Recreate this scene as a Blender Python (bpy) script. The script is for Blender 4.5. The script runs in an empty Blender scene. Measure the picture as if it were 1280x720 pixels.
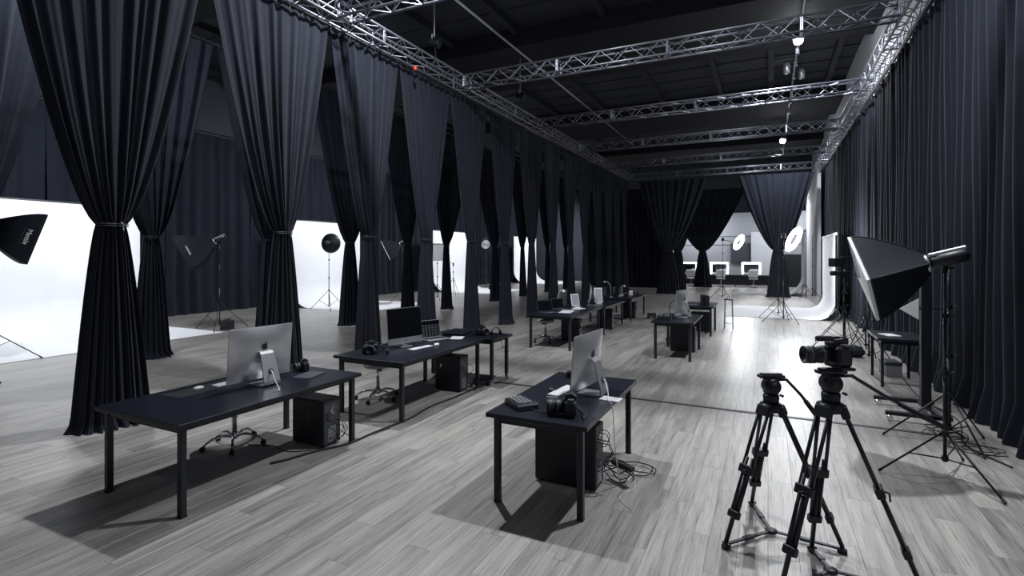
import bpy, math, random
from mathutils import Vector, Matrix, Quaternion
R = math.radians; PI = math.pi; TAU = 2*PI
sc = bpy.context.scene
COL = sc.collection
random.seed(7)

# ---------------------------------------------------------------- camera
cam = bpy.data.objects.new('camera', bpy.data.cameras.new('camera'))
COL.objects.link(cam)
cam.data.sensor_width = 36.0
cam.data.lens = 655.0/1280*36
cam.data.shift_y = -41.0/1280
cam.data.clip_start = 0.05; cam.data.clip_end = 200
cam.location = (0, 0, 2.04)
cam.rotation_euler = (PI/2, 0, math.atan(320/655.0))
sc.camera = cam
# ---------------------------------------------------------------- world
w = bpy.data.worlds.new('world'); sc.world = w; w.use_nodes = True
w.node_tree.nodes['Background'].inputs[0].default_value = (0.55, 0.68, 1.0, 1)
w.node_tree.nodes['Background'].inputs[1].default_value = 0.02
sc.view_settings.view_transform = 'Standard'
sc.view_settings.look = 'None'
sc.view_settings.exposure = 0.0
sc.view_settings.gamma = 1.0
sc.view_settings.use_curve_mapping = False
# light powers (the lamps themselves are built further down)
P_FLOOD_A, P_FLOOD_B, P_FLOOD_C, P_FLOOD_D = 430, 430, 250, 210
P_CYC_FILL = 310
P_FAR_FILL = 520
COOL = (0.93, 0.96, 1.0)

# ---------------------------------------------------------------- helpers
class MB:
    def __init__(s): s.v = []; s.f = []
    def add(s, v, f):
        n = len(s.v); s.v += [tuple(p) for p in v]; s.f += [tuple(i+n for i in q) for q in f]; return s
    def box(s, x0, x1, y0, y1, z0, z1, M=None):
        v = [Vector(p) for p in ((x0,y0,z0),(x1,y0,z0),(x1,y1,z0),(x0,y1,z0),(x0,y0,z1),(x1,y0,z1),(x1,y1,z1),(x0,y1,z1))]
        if M: v = [M @ p for p in v]
        return s.add(v, [(0,3,2,1),(4,5,6,7),(0,1,5,4),(1,2,6,5),(2,3,7,6),(3,0,4,7)])
    def rbox(s, x0, x1, y0, y1, z0, z1, b=0.004, M=None):
        """box with chamfered edges"""
        cx,cy,cz=(x0+x1)/2,(y0+y1)/2,(z0+z1)/2; hx,hy,hz=abs(x1-x0)/2,abs(y1-y0)/2,abs(z1-z0)/2
        b=min(b,hx*.9,hy*.9,hz*.9)
        pts=[];idx={}
        for sx in(-1,1):
            for sy in(-1,1):
                for sz in(-1,1):
                    for k in range(3):
                        d=[hx-b,hy-b,hz-b]; d[k]=(hx,hy,hz)[k]
                        idx[(sx,sy,sz,k)]=len(pts); pts.append(Vector((cx+sx*d[0],cy+sy*d[1],cz+sz*d[2])))
        F=[]
        S=(-1,1)
        for sx in S: F.append([idx[(sx,a,c,0)] for a,c in((-1,-1),(1,-1),(1,1),(-1,1))][::sx])
        for sy in S: F.append([idx[(a,sy,c,1)] for a,c in((-1,-1),(-1,1),(1,1),(1,-1))][::sy])
        for sz in S: F.append([idx[(a,c,sz,2)] for a,c in((-1,-1),(1,-1),(1,1),(-1,1))][::sz])
        for a in S:
            for c in S:
                F.append([idx[(-1,a,c,1)],idx[(1,a,c,1)],idx[(1,a,c,2)],idx[(-1,a,c,2)]])
                F.append([idx[(a,-1,c,0)],idx[(a,1,c,0)],idx[(a,1,c,2)],idx[(a,-1,c,2)]])
                F.append([idx[(a,c,-1,0)],idx[(a,c,1,0)],idx[(a,c,1,1)],idx[(a,c,-1,1)]])
                for e in S: F.append([idx[(a,c,e,k)] for k in range(3)])
        if M: pts=[M@p for p in pts]
        return s.add(pts,F)
    def tube(s, pts, r, n=8, cap=True, r2=None):
        pts = [Vector(p) for p in pts]; m = len(pts); V = []; prev = None
        for i, p in enumerate(pts):
            t = (pts[min(i+1,m-1)]-pts[max(i-1,0)]).normalized()
            if prev is None:
                a = Vector((0,0,1)) if abs(t.z) < .9 else Vector((1,0,0)); u = t.cross(a).normalized()
            else:
                u = (prev - t*prev.dot(t)).normalized()
            prev = u; q = t.cross(u)
            rr = r if r2 is None else r+(r2-r)*i/(m-1)
            if isinstance(r, (list,tuple)): rr = r[i]
            V += [p+(u*math.cos(TAU*k/n)+q*math.sin(TAU*k/n))*rr for k in range(n)]
        F = [(i*n+k, i*n+(k+1)%n, (i+1)*n+(k+1)%n, (i+1)*n+k) for i in range(m-1) for k in range(n)]
        if cap: F += [tuple(range(n))[::-1], tuple((m-1)*n+k for k in range(n))]
        return s.add(V, F)
    def lathe(s, prof, n=20, M=None):
        """prof: (r,z) list, around Z"""
        V = [Vector((r*math.cos(TAU*k/n), r*math.sin(TAU*k/n), z)) for r,z in prof for k in range(n)]
        F = [(i*n+k, i*n+(k+1)%n, (i+1)*n+(k+1)%n, (i+1)*n+k) for i in range(len(prof)-1) for k in range(n)]
        F += [tuple(range(n))[::-1], tuple((len(prof)-1)*n+k for k in range(n))]
        if M: V = [M@p for p in V]
        return s.add(V, F)
    def torus(s, R1, r, n=32, m=8, M=None, sq=1.0):
        V=[Vector(((R1+r*math.cos(TAU*j/m))*math.cos(TAU*i/n),(R1+r*math.cos(TAU*j/m))*math.sin(TAU*i/n),r*sq*math.sin(TAU*j/m))) for i in range(n) for j in range(m)]
        F=[(i*m+j,((i+1)%n)*m+j,((i+1)%n)*m+(j+1)%m,i*m+(j+1)%m) for i in range(n) for j in range(m)]
        if M: V=[M@p for p in V]
        return s.add(V,F)
    def prism(s, poly, z0, z1, M=None):
        n=len(poly); V=[Vector((x,y,z0)) for x,y in poly]+[Vector((x,y,z1)) for x,y in poly]
        if M: V=[M@p for p in V]
        return s.add(V,[tuple(range(n))[::-1],tuple(range(n,2*n))]+[(i,(i+1)%n,n+(i+1)%n,n+i) for i in range(n)])
    def mesh(s, name, mat, smooth=False):
        me = bpy.data.meshes.new(name); me.from_pydata(s.v, [], s.f); me.update()
        if mat: me.materials.append(mat)
        if smooth: me.polygons.foreach_set('use_smooth', [True]*len(me.polygons))
        return me
    def ob(s, name, mat, parent=None, smooth=False, loc=None):
        o = bpy.data.objects.new(name, s.mesh(name, mat, smooth)); COL.objects.link(o)
        if parent: o.parent = parent
        if loc: o.location = loc
        return o
def inst(name, me, parent=None, loc=(0,0,0), rot=None, q=None):
    o = bpy.data.objects.new(name, me); COL.objects.link(o); o.location = loc
    if rot: o.rotation_euler = rot
    if q: o.rotation_mode='QUATERNION'; o.rotation_quaternion = q
    if parent: o.parent = parent
    return o
def tag(o, label=None, cat=None, group=None, kind=None):
    if label: o['label'] = label
    if cat: o['category'] = cat
    if group: o['group'] = group
    if kind: o['kind'] = kind
    return o
def thing(name, label, cat, loc=(0,0,0), rz=0, group=None, rot=None):
    o = bpy.data.objects.new(name, None); o.empty_display_size=.1; COL.objects.link(o); o.location = loc
    o.rotation_euler = rot or (0,0,rz)
    return tag(o, label, cat, group)
def dup(o, parent=None):
    c = o.copy(); COL.objects.link(c)
    if parent: c.parent = parent
    for ch in list(o.children): dup(ch, c)
    return c
def dupthing(o, label, loc, rz=0, group=None):
    c = dup(o); c['label'] = label; c.location = loc; c.rotation_euler = (0,0,rz)
    if group: c['group'] = group
    return c
def axisM(o, d, up=(0,0,1)):
    """matrix with local Z along d at o"""
    d = Vector(d).normalized(); a = Vector(up)
    if abs(d.dot(a)) > .98: a = Vector((1,0,0))
    x = a.cross(d).normalized(); y = d.cross(x)
    M = Matrix((x,y,d)).transposed().to_4x4(); M.translation = Vector(o); return M
ORD = ['nearest','second','third','fourth','fifth','sixth','seventh','eighth','ninth','tenth','eleventh','twelfth','thirteenth','fourteenth','fifteenth']

# ---------------------------------------------------------------- materials
def mat(name, col, rough=.5, metal=0, emit=None, es=0, spec=.5, sheen=0, bump=None, var=0, vs=6, coat=0):
    m = bpy.data.materials.new(name); m.use_nodes = True; nt = m.node_tree; b = nt.nodes['Principled BSDF']
    b.inputs['Base Color'].default_value = (*col,1); b.inputs['Roughness'].default_value = rough
    b.inputs['Metallic'].default_value = metal; b.inputs['Specular IOR Level'].default_value = spec
    b.inputs['Sheen Weight'].default_value = sheen; b.inputs['Coat Weight'].default_value = coat
    if emit: b.inputs['Emission Color'].default_value = (*emit,1); b.inputs['Emission Strength'].default_value = es
    if var or bump:
        tc = nt.nodes.new('ShaderNodeTexCoord'); nz = nt.nodes.new('ShaderNodeTexNoise')
        nz.inputs['Scale'].default_value = vs; nz.inputs['Detail'].default_value = 4
        nt.links.new(tc.outputs['Object'], nz.inputs['Vector'])
        if var:
            mx = nt.nodes.new('ShaderNodeMix'); mx.data_type='RGBA'
            mx.inputs[6].default_value = (*[c*(1-var) for c in col],1); mx.inputs[7].default_value = (*[min(1,c*(1+var)) for c in col],1)
            nt.links.new(nz.outputs[0], mx.inputs[0]); nt.links.new(mx.outputs[2], b.inputs['Base Color'])
        if bump:
            bp = nt.nodes.new('ShaderNodeBump'); bp.inputs['Strength'].default_value = bump; bp.inputs['Distance'].default_value = .01
            nt.links.new(nz.outputs[0], bp.inputs['Height']); nt.links.new(bp.outputs[0], b.inputs['Normal'])
    return m
M_drape = mat('black_drape', (.0110,.0138,.0228), .85, sheen=.08, var=.25, vs=3, spec=.2)
M_drape2 = mat('black_drape_back', (.0120,.0148,.0240), .88, sheen=.05, var=.25, vs=3, spec=.15)
M_drape3 = mat('black_drape_right', (.0078,.0098,.0170), .88, sheen=.05, var=.25, vs=3, spec=.15)
M_tie = mat('tie_cord', (.02,.023,.03), .6)
M_alu = mat('truss_aluminium', (.31,.32,.37), .38, .9, var=.3, vs=9)
M_pipe = mat('pipe_steel', (.5,.52,.58), .35, .8)
M_black = mat('black_metal', (.010,.0125,.019), .38, .2, spec=.5)
M_plast = mat('black_plastic', (.008,.0105,.016), .45, var=.2, vs=20)
M_plast2 = mat('dark_grey_plastic', (.05,.054,.064), .5, var=.15, vs=20)
M_rubber = mat('rubber', (.008,.010,.014), .7)
M_desk = mat('black_desktop', (.0075,.0095,.017), .36, var=.3, vs=14, bump=.05, spec=.38)
M_leg = mat('desk_leg_paint', (.010,.014,.022), .4, spec=.4)
M_silver = mat('silver_aluminium', (.62,.63,.66), .33, .75)
M_chrome = mat('chrome', (.75,.76,.8), .12, 1)
M_glass = mat('screen_glass', (.006,.007,.01), .08, spec=.6)
M_white = mat('white_plastic', (.82,.83,.85), .35)
M_paper = mat('backdrop_paper', (.86,.87,.90), .75, var=.015, vs=1.5)
M_seat = mat('grey_cushion', (.30,.30,.32), .7, var=.15, vs=30)
M_fab = mat('softbox_fabric', (.0090,.0112,.018), .7, var=.2, vs=12, bump=.08, spec=.16)
M_diff = mat('diffuser_fabric', (.72,.73,.76), .7, var=.04, vs=10)
M_wallw = mat('white_wall', (.55,.56,.60), .8, var=.05, vs=1.5)
M_wallg = mat('grey_wall', (.30,.31,.34), .85, var=.08, vs=1.2)
M_walld = mat('dark_wall', (.045,.05,.066), .85, var=.2, vs=1.2)
M_ceil = mat('ceiling_sheet', (.026,.029,.040), .75, var=.3, vs=.9, bump=.4)
M_beam = mat('ceiling_beam', (.016,.019,.027), .7, var=.2, vs=2)
M_dark = mat('black_paint', (.006,.007,.011), .8)
M_lamp = mat('lamp_glow', (1,1,1), .5, emit=(.95,.97,1), es=120)
M_ring = mat('ring_glow', (1,1,1), .5, emit=(.97,.98,1), es=30)
M_bulb = mat('vanity_glow', (1,1,1), .5, emit=(1,.99,.96), es=9)
M_red = mat('red_tag', (.55,.06,.03), .5)
M_logo = mat('logo_black', (.01,.01,.014), .3)
M_led = mat('print_white', (.8,.8,.8), .6)
M_mirror = mat('mirror', (.55,.56,.6), .08, 1)
M_key = mat('grey_key', (.28,.29,.32), .45)
M_paperpic = mat('photo_print', (.35,.36,.40), .4, var=.9, vs=40)

# floor material: colour per plank (same lattice as the planks), long grain, knots
PW, PL = 0.19, 1.32
def floor_material():
    m = bpy.data.materials.new('grey_oak_planks'); m.use_nodes = True; nt = m.node_tree; N = nt.nodes; L = nt.links
    b = N['Principled BSDF']; g = N.new('ShaderNodeNewGeometry'); s = N.new('ShaderNodeSeparateXYZ'); L.new(g.outputs['Position'], s.inputs[0])
    def mth(op, a, c=None):
        n = N.new('ShaderNodeMath'); n.operation = op
        for i, x in enumerate((a, c)):
            if x is None: continue
            if isinstance(x, (int,float)): n.inputs[i].default_value = x
            else: L.new(x, n.inputs[i])
        return n.outputs[0]
    row = mth('FLOOR', mth('DIVIDE', s.outputs[0], PW))
    off = mth('MULTIPLY', row, .47)
    colm = mth('FLOOR', mth('DIVIDE', mth('ADD', s.outputs[1], off), PL))
    cb = N.new('ShaderNodeCombineXYZ'); L.new(row, cb.inputs[0]); L.new(colm, cb.inputs[1])
    wn = N.new('ShaderNodeTexWhiteNoise'); wn.noise_dimensions='2D'; L.new(cb.outputs[0], wn.inputs['Vector'])
    # offset grain per plank
    def grain(sx, sy, det, rough=.6):
        c = N.new('ShaderNodeCombineXYZ')
        L.new(mth('MULTIPLY', s.outputs[0], sx), c.inputs[0]); L.new(mth('ADD', mth('MULTIPLY', s.outputs[1], sy), mth('MULTIPLY', wn.outputs['Value'], 37)), c.inputs[1])
        n = N.new('ShaderNodeTexNoise'); n.inputs['Scale'].default_value = 1; n.inputs['Detail'].default_value = det; n.inputs['Roughness'].default_value = rough
        L.new(c.outputs[0], n.inputs['Vector']); return n.outputs[0]
    g1 = grain(110, 2.4, 6, .7); g2 = grain(14, .8, 4); g3 = grain(60, 1.8, 5, .74)
    cr = N.new('ShaderNodeValToRGB'); e = cr.color_ramp.elements
    e[0].position=.32; e[0].color=(.110,.105,.104,1); e[1].position=.64; e[1].color=(.47,.445,.415,1)
    mixv = mth('ADD', mth('MULTIPLY', g1, .55), mth('MULTIPLY', g2, .45))
    L.new(mth('ADD', mixv, mth('MULTIPLY', mth('SUBTRACT', wn.outputs['Value'], .5), .09)), cr.inputs[0])
    kr = N.new('ShaderNodeValToRGB'); k = kr.color_ramp.elements
    k[0].position=.34; k[0].color=(.22,.21,.21,1); k[1].position=.44; k[1].color=(1,1,1,1)
    L.new(g3, kr.inputs[0])
    mx = N.new('ShaderNodeMix'); mx.data_type='RGBA'; mx.blend_type='MULTIPLY'; mx.inputs[0].default_value=.8
    L.new(cr.outputs[0], mx.inputs[6]); L.new(kr.outputs[0], mx.inputs[7]); L.new(mx.outputs[2], b.inputs['Base Color'])
    rr = N.new('ShaderNodeMapRange'); rr.inputs[3].default_value=.32; rr.inputs[4].default_value=.48
    L.new(g2, rr.inputs[0]); L.new(rr.outputs[0], b.inputs['Roughness'])
    bp = N.new('ShaderNodeBump'); bp.inputs['Strength'].default_value=.12; bp.inputs['Distance'].default_value=.004
    L.new(g1, bp.inputs['Height']); L.new(bp.outputs[0], b.inputs['Normal'])
    b.inputs['Specular IOR Level'].default_value=.7; b.inputs['Coat Weight'].default_value=.5; b.inputs['Coat Roughness'].default_value=.40; b.inputs['Coat IOR'].default_value=1.65
    return m
M_floor = floor_material()

# ================================================================ ROOM SHELL
X0, X1, Y0, Y1, ZC = -19.0, 2.62, -4.0, 40.0, 8.7
def struct(name, mb, m, parent=None): 
    o = mb.ob(name, m, parent)
    if not parent: o['kind'] = 'structure'
    return o
floor = struct('floor', MB().box(X0,X1,Y0,Y1,-.12,-.012), M_dark)
# planks
CA, SA = math.cos(cam.rotation_euler.z), math.sin(cam.rotation_euler.z)
def depth(x, y): return -x*SA+y*CA
def inview(x, y):
    d = depth(x, y)
    if d < 1.5: return False
    u = 640+655*(x*CA+y*SA)/d; v = 319+655*2.04/d
    return -60 < u < 1340 and v < 790
cells = []
for r_ in range(math.floor(X0/PW), math.ceil(X1/PW)):
    off = r_*.47
    for c_ in range(math.floor((Y0+off)/PL)-1, math.ceil((Y1+off)/PL)+1):
        ya = max(Y0, c_*PL-off); yb = min(Y1, (c_+1)*PL-off)
        xa = max(X0, r_*PW); xb = min(X1, (r_+1)*PW)
        if yb-ya > .02 and xb-xa > .01: cells.append((xa,xb,ya,yb))
full = [c for c in cells if c[3]-c[2] > PL-.01 and c[1]-c[0] > PW-.001 and inview((c[0]+c[1])/2,(c[2]+c[3])/2)]
full.sort(key=lambda c: depth((c[0]+c[1])/2,(c[2]+c[3])/2))
single = set(full[:300])
def plank_mb(mb, xa, xb, ya, yb):
    g = .0005; b = .0009
    v = [(xa+g,ya+g,-.014),(xb-g,ya+g,-.014),(xb-g,yb-g,-.014),(xa+g,yb-g,-.014),
         (xa+g,ya+g,-b),(xb-g,ya+g,-b),(xb-g,yb-g,-b),(xa+g,yb-g,-b),
         (xa+g+b,ya+g+b,0),(xb-g-b,ya+g+b,0),(xb-g-b,yb-g-b,0),(xa+g+b,yb-g-b,0)]
    f = [(8,9,10,11)]
    for i in range(4):
        j=(i+1)%4; f += [(i,j,4+j,4+i),(4+i,4+j,8+j,8+i)]
    mb.add(v, f)
pm = MB(); plank_mb(pm, -PW/2, PW/2, -PL/2, PL/2); pme = pm.mesh('plank', M_floor)
rest = MB()
for c in cells:
    if c in single: inst('plank', pme, floor, ((c[0]+c[1])/2,(c[2]+c[3])/2,0))
    else: plank_mb(rest, *c)
tag(rest.ob('planks', M_floor, floor), kind='stuff')

struct('wall_left', MB().box(X0-.2,X0,Y0,Y1,0,ZC), M_walld)
struct('wall_right', MB().box(X1,X1+.2,Y0,Y1,0,ZC), M_wallw)
struct('wall_front', MB().box(X0-.2,X1+.2,Y1,Y1+.2,0,ZC), M_walld)
struct('wall_back', MB().box(X0-.2,X1+.2,Y0-.2,Y0,0,ZC), M_walld)
ceiling = struct('ceiling', MB().box(X0-.2,X1+.2,Y0-.2,Y1+.2,ZC,ZC+.15), M_ceil)
# corrugated sheets with sagging seams: ribs across the room
rib = MB().box(X0,X1,-.015,.015,-.03,0).mesh('ceiling_rib', M_ceil)
y = Y0+.6
while y < Y1:
    inst('ceiling_rib', rib, ceiling, (0,y,ZC)); y += 1.15
bm = MB().box(-.09,.09,Y0,Y1,-.2,0).mesh('ceiling_joist', M_beam)
for x in (-17.5,-14.6,-11.7,-8.8,-6.6,-4.0,-1.7,.1,2.0): inst('ceiling_joist', bm, ceiling, (x,0,ZC))
gm = MB().box(X0,X1,-1.75,1.75,-.55,0).mesh('ceiling_bulkhead', M_dark)
for y in (-1.5,7.0,15.6,24.8,33.5): inst('ceiling_bulkhead', gm, ceiling, (0,y,ZC))
struct('trim_1', MB().box(-3.9,2.0,7.43,7.49,0,.006), M_plast2)        # strip let across the floor
# makeup area: partition walls
pw = struct('wall_far', MB().box(-9.5,2.15,38.0,38.15,0,4.87), M_wallg)
MB().box(-6.2,2.3,37.985,38.0,3.28,3.31).ob('wall_joint', M_plast2, pw); MB().box(-6.2,2.3,37.985,38.0,2.72,2.75).ob('wall_joint', M_plast2, pw)
MB().box(.35,2.0,37.9,38.0,0,2.1).ob('dark_opening', M_dark, pw)
struct('wall_side', MB().box(2.15,2.3,29.3,38.0,0,6.6), M_wallw)
o = MB().rbox(-1.0,.75,37.75,37.82,0,3.55,.01).ob('leaning_panel', M_wallw); tag(o,'tall pale board standing against the far wall right of the lit mirrors','board')
o = MB().rbox(-2.25,-1.05,37.88,37.97,1.55,2.85,.01).ob('wall_screen', M_plast2); tag(o,'dark rectangular panel hung on the far wall above the mirrors','panel')

# ================================================================ TRUSSES
TZ, TW = 6.24, .29
def chord_truss(name, label, a, b, module=2.4, group=None):
    """box truss between a and b (bottom centre line)"""
    a = Vector(a); b = Vector(b); Lh = (b-a).length; d = (b-a).normalized(); sd = Vector((-d.y,d.x,0))
    t = thing(name, label, 'truss', a, math.atan2(d.y,d.x), group)
    h = TW/2; bay = .31
    for sy in (-1,1):
        for z in (0,TW): MB().tube([(0,sy*h,z),(Lh,sy*h,z)], .025, 8).ob('chord', M_alu, t, True)
    n = int(Lh/bay); bay = Lh/n
    bl = math.hypot(bay, TW); bmesh_ = BR.setdefault(round(bl,4), MB().tube([(0,0,0),(bl,0,0)], .0105, 6, False).mesh('brace', M_alu, True))
    items = []
    for i in range(n):
        x0, x1 = i*bay, (i+1)*bay; up = i%2
        for fc in range(4):
            u = up if fc in (0,3) else 1-up
            if fc < 2:      # side faces
                sy = (-h,h)[fc]; p, q = ((x0,sy,TW if u else 0),(x1,sy,0 if u else TW))
            else:           # bottom / top faces
                z = (0,TW)[fc-2]; p, q = ((x0,-h if u else h,z),(x1,h if u else -h,z))
            items.append((Vector(p),Vector(q)))
    items.sort(key=lambda pq: (t.matrix_basis @ pq[0]).length)
    rest = MB()
    for k,(p,q) in enumerate(items):
        if k < 300: inst('brace', bmesh_, t, p, q=Vector((1,0,0)).rotation_difference(q-p))
        else: rest.tube([p,q], .0105, 5, False)
    if rest.v: tag(rest.ob('braces', M_alu, t), kind='stuff')
    # end frames at module joints
    fr = MB()
    for x in (0,.03): fr.tube([(x,-h,0),(x,h,0),(x,h,TW),(x,-h,TW),(x,-h,0)], .014, 6)
    fm = fr.mesh('joint_frame', M_alu)
    k = 0
    while k*module < Lh-.02: inst('joint_frame', fm, t, (k*module,0,0)); k += 1
    inst('joint_frame', fm, t, (Lh-.03,0,0))
    return t
BR = {}
chord_truss('ceiling_truss','long aluminium truss above the row of tied left drapes',(-6.97,2.2,TZ),(-6.97,29.1,TZ),3.0)
chord_truss('ceiling_truss','long aluminium truss above the straight right-hand drapes',(2.26,4.0,TZ),(2.26,29.1,TZ),3.0)
TY = [7.1,11.35,16.0,20.4,24.85,29.0]
for i,y in enumerate(TY):
    chord_truss('cross_truss', ['nearest','second','third','fourth','fifth','farthest'][i]+' aluminium truss crossing the room, counted from the camera', (-6.80,y,TZ),(2.09,y,TZ),2.45, 'cross trusses under the ceiling')

# ================================================================ DRAPES
def drape_mesh(name, wt, wtie, wb, ztop, ztie, n, seed, m=M_drape, wl=None, amp=1.0, nz=46, tshift=0.0):
    """tied drape along local Y, front towards local +X; wt half width at top"""
    rnd = random.Random(seed); nu = n*12
    ph = rnd.random()*TAU; c1,c2 = rnd.uniform(.03,.055),rnd.uniform(.015,.028); s1,s2 = rnd.random()*TAU,rnd.random()*TAU
    fa = [rnd.uniform(.35,1.35) for _ in range(n+2)]; q3 = rnd.random()*TAU
    wl = wl or wt
    rows = []
    zs = []
    for j in range(nz+1):
        zs.append(ztop-(ztop-ztie)*(j/nz)**1.0)
    nb = 26
    for j in range(1,nb+1): zs.append(ztie-(ztie-.012)*(j/nb))
    V = []
    for z in zs:
        if z >= ztie:
            t = (z-ztie)/(ztop-ztie); f = t**.72 if t > 0 else 0
            hw = wtie+(wt-wtie)*f; hl = wtie+(wl-wtie)*f
            A = (.075-.03*t)*amp; bulge = .09*(1-t)**3
            if t < .05: A *= .75
        else:
            t = (ztie-z)/ztie; f = t**.75
            hw = hl = wtie+(wb-wtie)*f; A = (.055+.035*t)*amp; bulge = .09+.10*t
            if z < .12: hw += (.12-z)*.55; hl += (.12-z)*.55; bulge += (.12-z)*.8
        for i in range(nu+1):
            u = -1+2*i/nu; uu = u+c1*math.sin(5*u+s1)+c2*math.sin(11*u+s2+z*.25)
            k = (uu+1)/2*n; fi = max(0,min(n, int(k))); a = fa[fi]+(fa[fi+1]-fa[fi])*(k-fi if 0<=k-fi<=1 else 0)
            fold = math.sin(TAU*k+ph)*.62+.30*math.sin(TAU*1.63*k+ph*1.7+z*.12)+.16*math.sin(TAU*2.7*k+q3)
            # rows gather at the tie
            yy = uu*(hw if u > 0 else hl)
            if z < ztie: yy += .02*math.sin(7*u+s1)*(1-z/ztie)
            xx = fold*A*a + bulge*(1-u*u)
            if z > ztop-.10: xx *= .8
            V.append((xx, yy+tshift*0, z))
    nr = len(zs); W = nu+1
    F = [(j*W+i, (j+1)*W+i, (j+1)*W+i+1, j*W+i+1) for j in range(nr-1) for i in range(nu)]
    mb = MB(); mb.v = V; mb.f = F
    return mb.mesh(name, m, True)
def tied_drape(label, x, y, wt, ztop=6.1, ztie=2.40, rz=0, wl=None, seed=0, m=M_drape, n=9, wb=.40, wtie=.15, group=None, clip=False):
    t = thing('tied_drape', label, 'drape', (x,y,0), rz, group)
    inst('cloth', drape_mesh('cloth', wt, wtie, wb, ztop, ztie, n, seed, m, wl), t)
    b = MB()
    for dz in (-.012,.012):
        b.tube([(.05+(.085)*math.cos(a_)+.0, (wtie+.012)*math.sin(a_), ztie+dz) for a_ in [TAU*k/20 for k in range(21)]], .008, 6)
    bo = b.ob('tie_band', M_tie, t, True)
    if clip: MB().tube([(.16,.03,ztie+.05),(.175,.05,ztie),(.16,.06,ztie-.07)], .010, 6).ob('tie_clip', M_chrome, bo, True)
    hd = MB()
    for k in range(9):
        yy = -(wl or wt)*.96+((wl or wt)+wt)*.96*k/8; hd.tube([(0,yy,ztop-.03),(0,yy+.01,ztop+.045)], .007, 5)
    hd.ob('hanging_ties', M_tie, t)
    return t
FY = [3.53,5.98,8.02,9.95,11.95,13.95,15.9,17.85,19.7,21.6,23.5,25.3,27.0,28.6]
for i,y in enumerate(FY):
    lab = ORD[i]+' tied-back black drape from the camera in the front row on the left'
    if i==0: lab = 'large nearest tied-back black drape on the left, behind the front-left desk'
    lo = (FY[i]-FY[i-1])/2 if i else 1.22
    hi = (FY[i+1]-FY[i])/2 if i < len(FY)-1 else .8
    tied_drape(lab, -7.08, y, hi*(.99 if i<7 else .93), wl=lo*(.99 if i<7 else .93), seed=10+i, n=9 if i<7 else 7, group='front row of tied drapes', clip=i<2, wb=.42 if i==0 else .38, ztop=6.12)
RY = [3.5,6.2,8.9,11.7,14.4,16.75,20.7,23.6,26.9,29.8]
for i,y in enumerate(RY):
    ri=(RY[i+1]-y)/2*.99 if i<len(RY)-1 else 1.4; le=(y-RY[i-1])/2*.99 if i else 1.35
    tied_drape(ORD[i]+' tied black drape from the camera in the rear row before the white backdrops', -11.0, y, ri, wl=le, seed=40+i, ztop=6.66, m=M_drape2, n=8, group='rear row of tied drapes', wb=.36, wtie=.13)
# far end drapes (facing the camera, local Y -> world X)
tied_drape('wide tied black drape at the far end, left of the opening', -4.73, 28.35, 1.9, wl=1.45, rz=-PI/2, seed=61, ztop=5.98, ztie=2.28, n=9, wb=.6, wtie=.22)
tied_drape('wide tied black drape at the far end, right of the opening by the ring lamp', .42, 28.35, 1.53, wl=1.8, rz=-PI/2, seed=62, ztop=5.98, ztie=2.28, n=9, wb=.5, wtie=.2)
tied_drape('tied black drape close behind the far left drape', -4.62, 31.0, 1.2, rz=-PI/2, seed=63, ztop=5.98, ztie=2.28, n=7, wb=.5, wtie=.2)
tied_drape('tied black drape hanging in front of the lit mirrors', -3.73, 35.2, 2.65, rz=-PI/2, seed=64, ztop=6.2, ztie=2.3, n=9, wb=.6, wtie=.2)

def flat_drape(label, x, y0, y1, z1, facing, seed, m, group, pitch=.30, amp=.055, nzz=14):
    """straight pleated drape along Y; facing +-1 in X"""
    rnd = random.Random(seed); L_ = y1-y0; nf = max(3,int(L_/pitch)); nu = nf*10
    t = thing('straight_drape', label, 'drape', (x,y0,0), 0, group)
    am = [rnd.uniform(.35,1.3) for _ in range(nf+3)]; sh = [rnd.uniform(-.25,.25) for _ in range(nf+3)]
    V=[]; s1=rnd.random()*6
    for j in range(nzz+1):
        z = z1*(1-j/nzz)+.012*(j/nzz)
        for i in range(nu+1):
            k = i/nu*nf; fi=int(k); fr=k-fi; a=am[fi]+(am[fi+1]-am[fi])*fr; s=sh[fi]+(sh[fi+1]-sh[fi])*fr
            wob = .012*math.sin(z*1.3+k*1.1+s1)
            edge=min(1,k/.5,(nf-k)/.5)
            low = 1+.5*(1-z/z1)
            c = math.cos(TAU*(k+s)+s1)
            c = math.copysign(abs(c)**.7,c)
            xx = (c*amp*a*low*(.4+.6*edge)+wob)*facing
            if z < .15: xx += facing*(.15-z)*.5*(1+.6*math.sin(k*2.1))
            V.append((xx, y0-y0+L_*i/nu+wob*.6, z))
    W=nu+1; F=[(j*W+i,(j+1)*W+i,(j+1)*W+i+1,j*W+i+1) for j in range(nzz) for i in range(nu)]
    mb=MB(); mb.v=V; mb.f=F; inst('cloth', mb.mesh('cloth', m, True), t)
    hd=MB()
    for k in range(int(L_/.3)): hd.tube([(0,.15+k*.3,z1-.02),(0,.15+k*.3,z1+.06)], .007, 5)
    hd.ob('hanging_ties', M_tie, t)
    return t
yy=4.2; i=0
while yy < 28.6:
    y2=min(yy+3.05,28.9)
    flat_drape(ORD[i]+' straight black drape from the camera along the right side', 2.42, yy, y2-.02, 6.12, -1, 80+i, M_drape3, 'straight drapes along the right side', pitch=.27, amp=.05)
    yy=y2; i+=1
yy=1.0; i=0
while yy < 39:
    y2=min(yy+3.2,39.6)
    flat_drape(ORD[i]+' straight black drape from the camera along the far left wall behind the backdrops', -18.0, yy, y2-.02, 6.36, 1, 110+i, M_drape2, 'straight drapes on the far left wall', pitch=.4, amp=.06, nzz=8)
    yy=y2; i+=1
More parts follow.
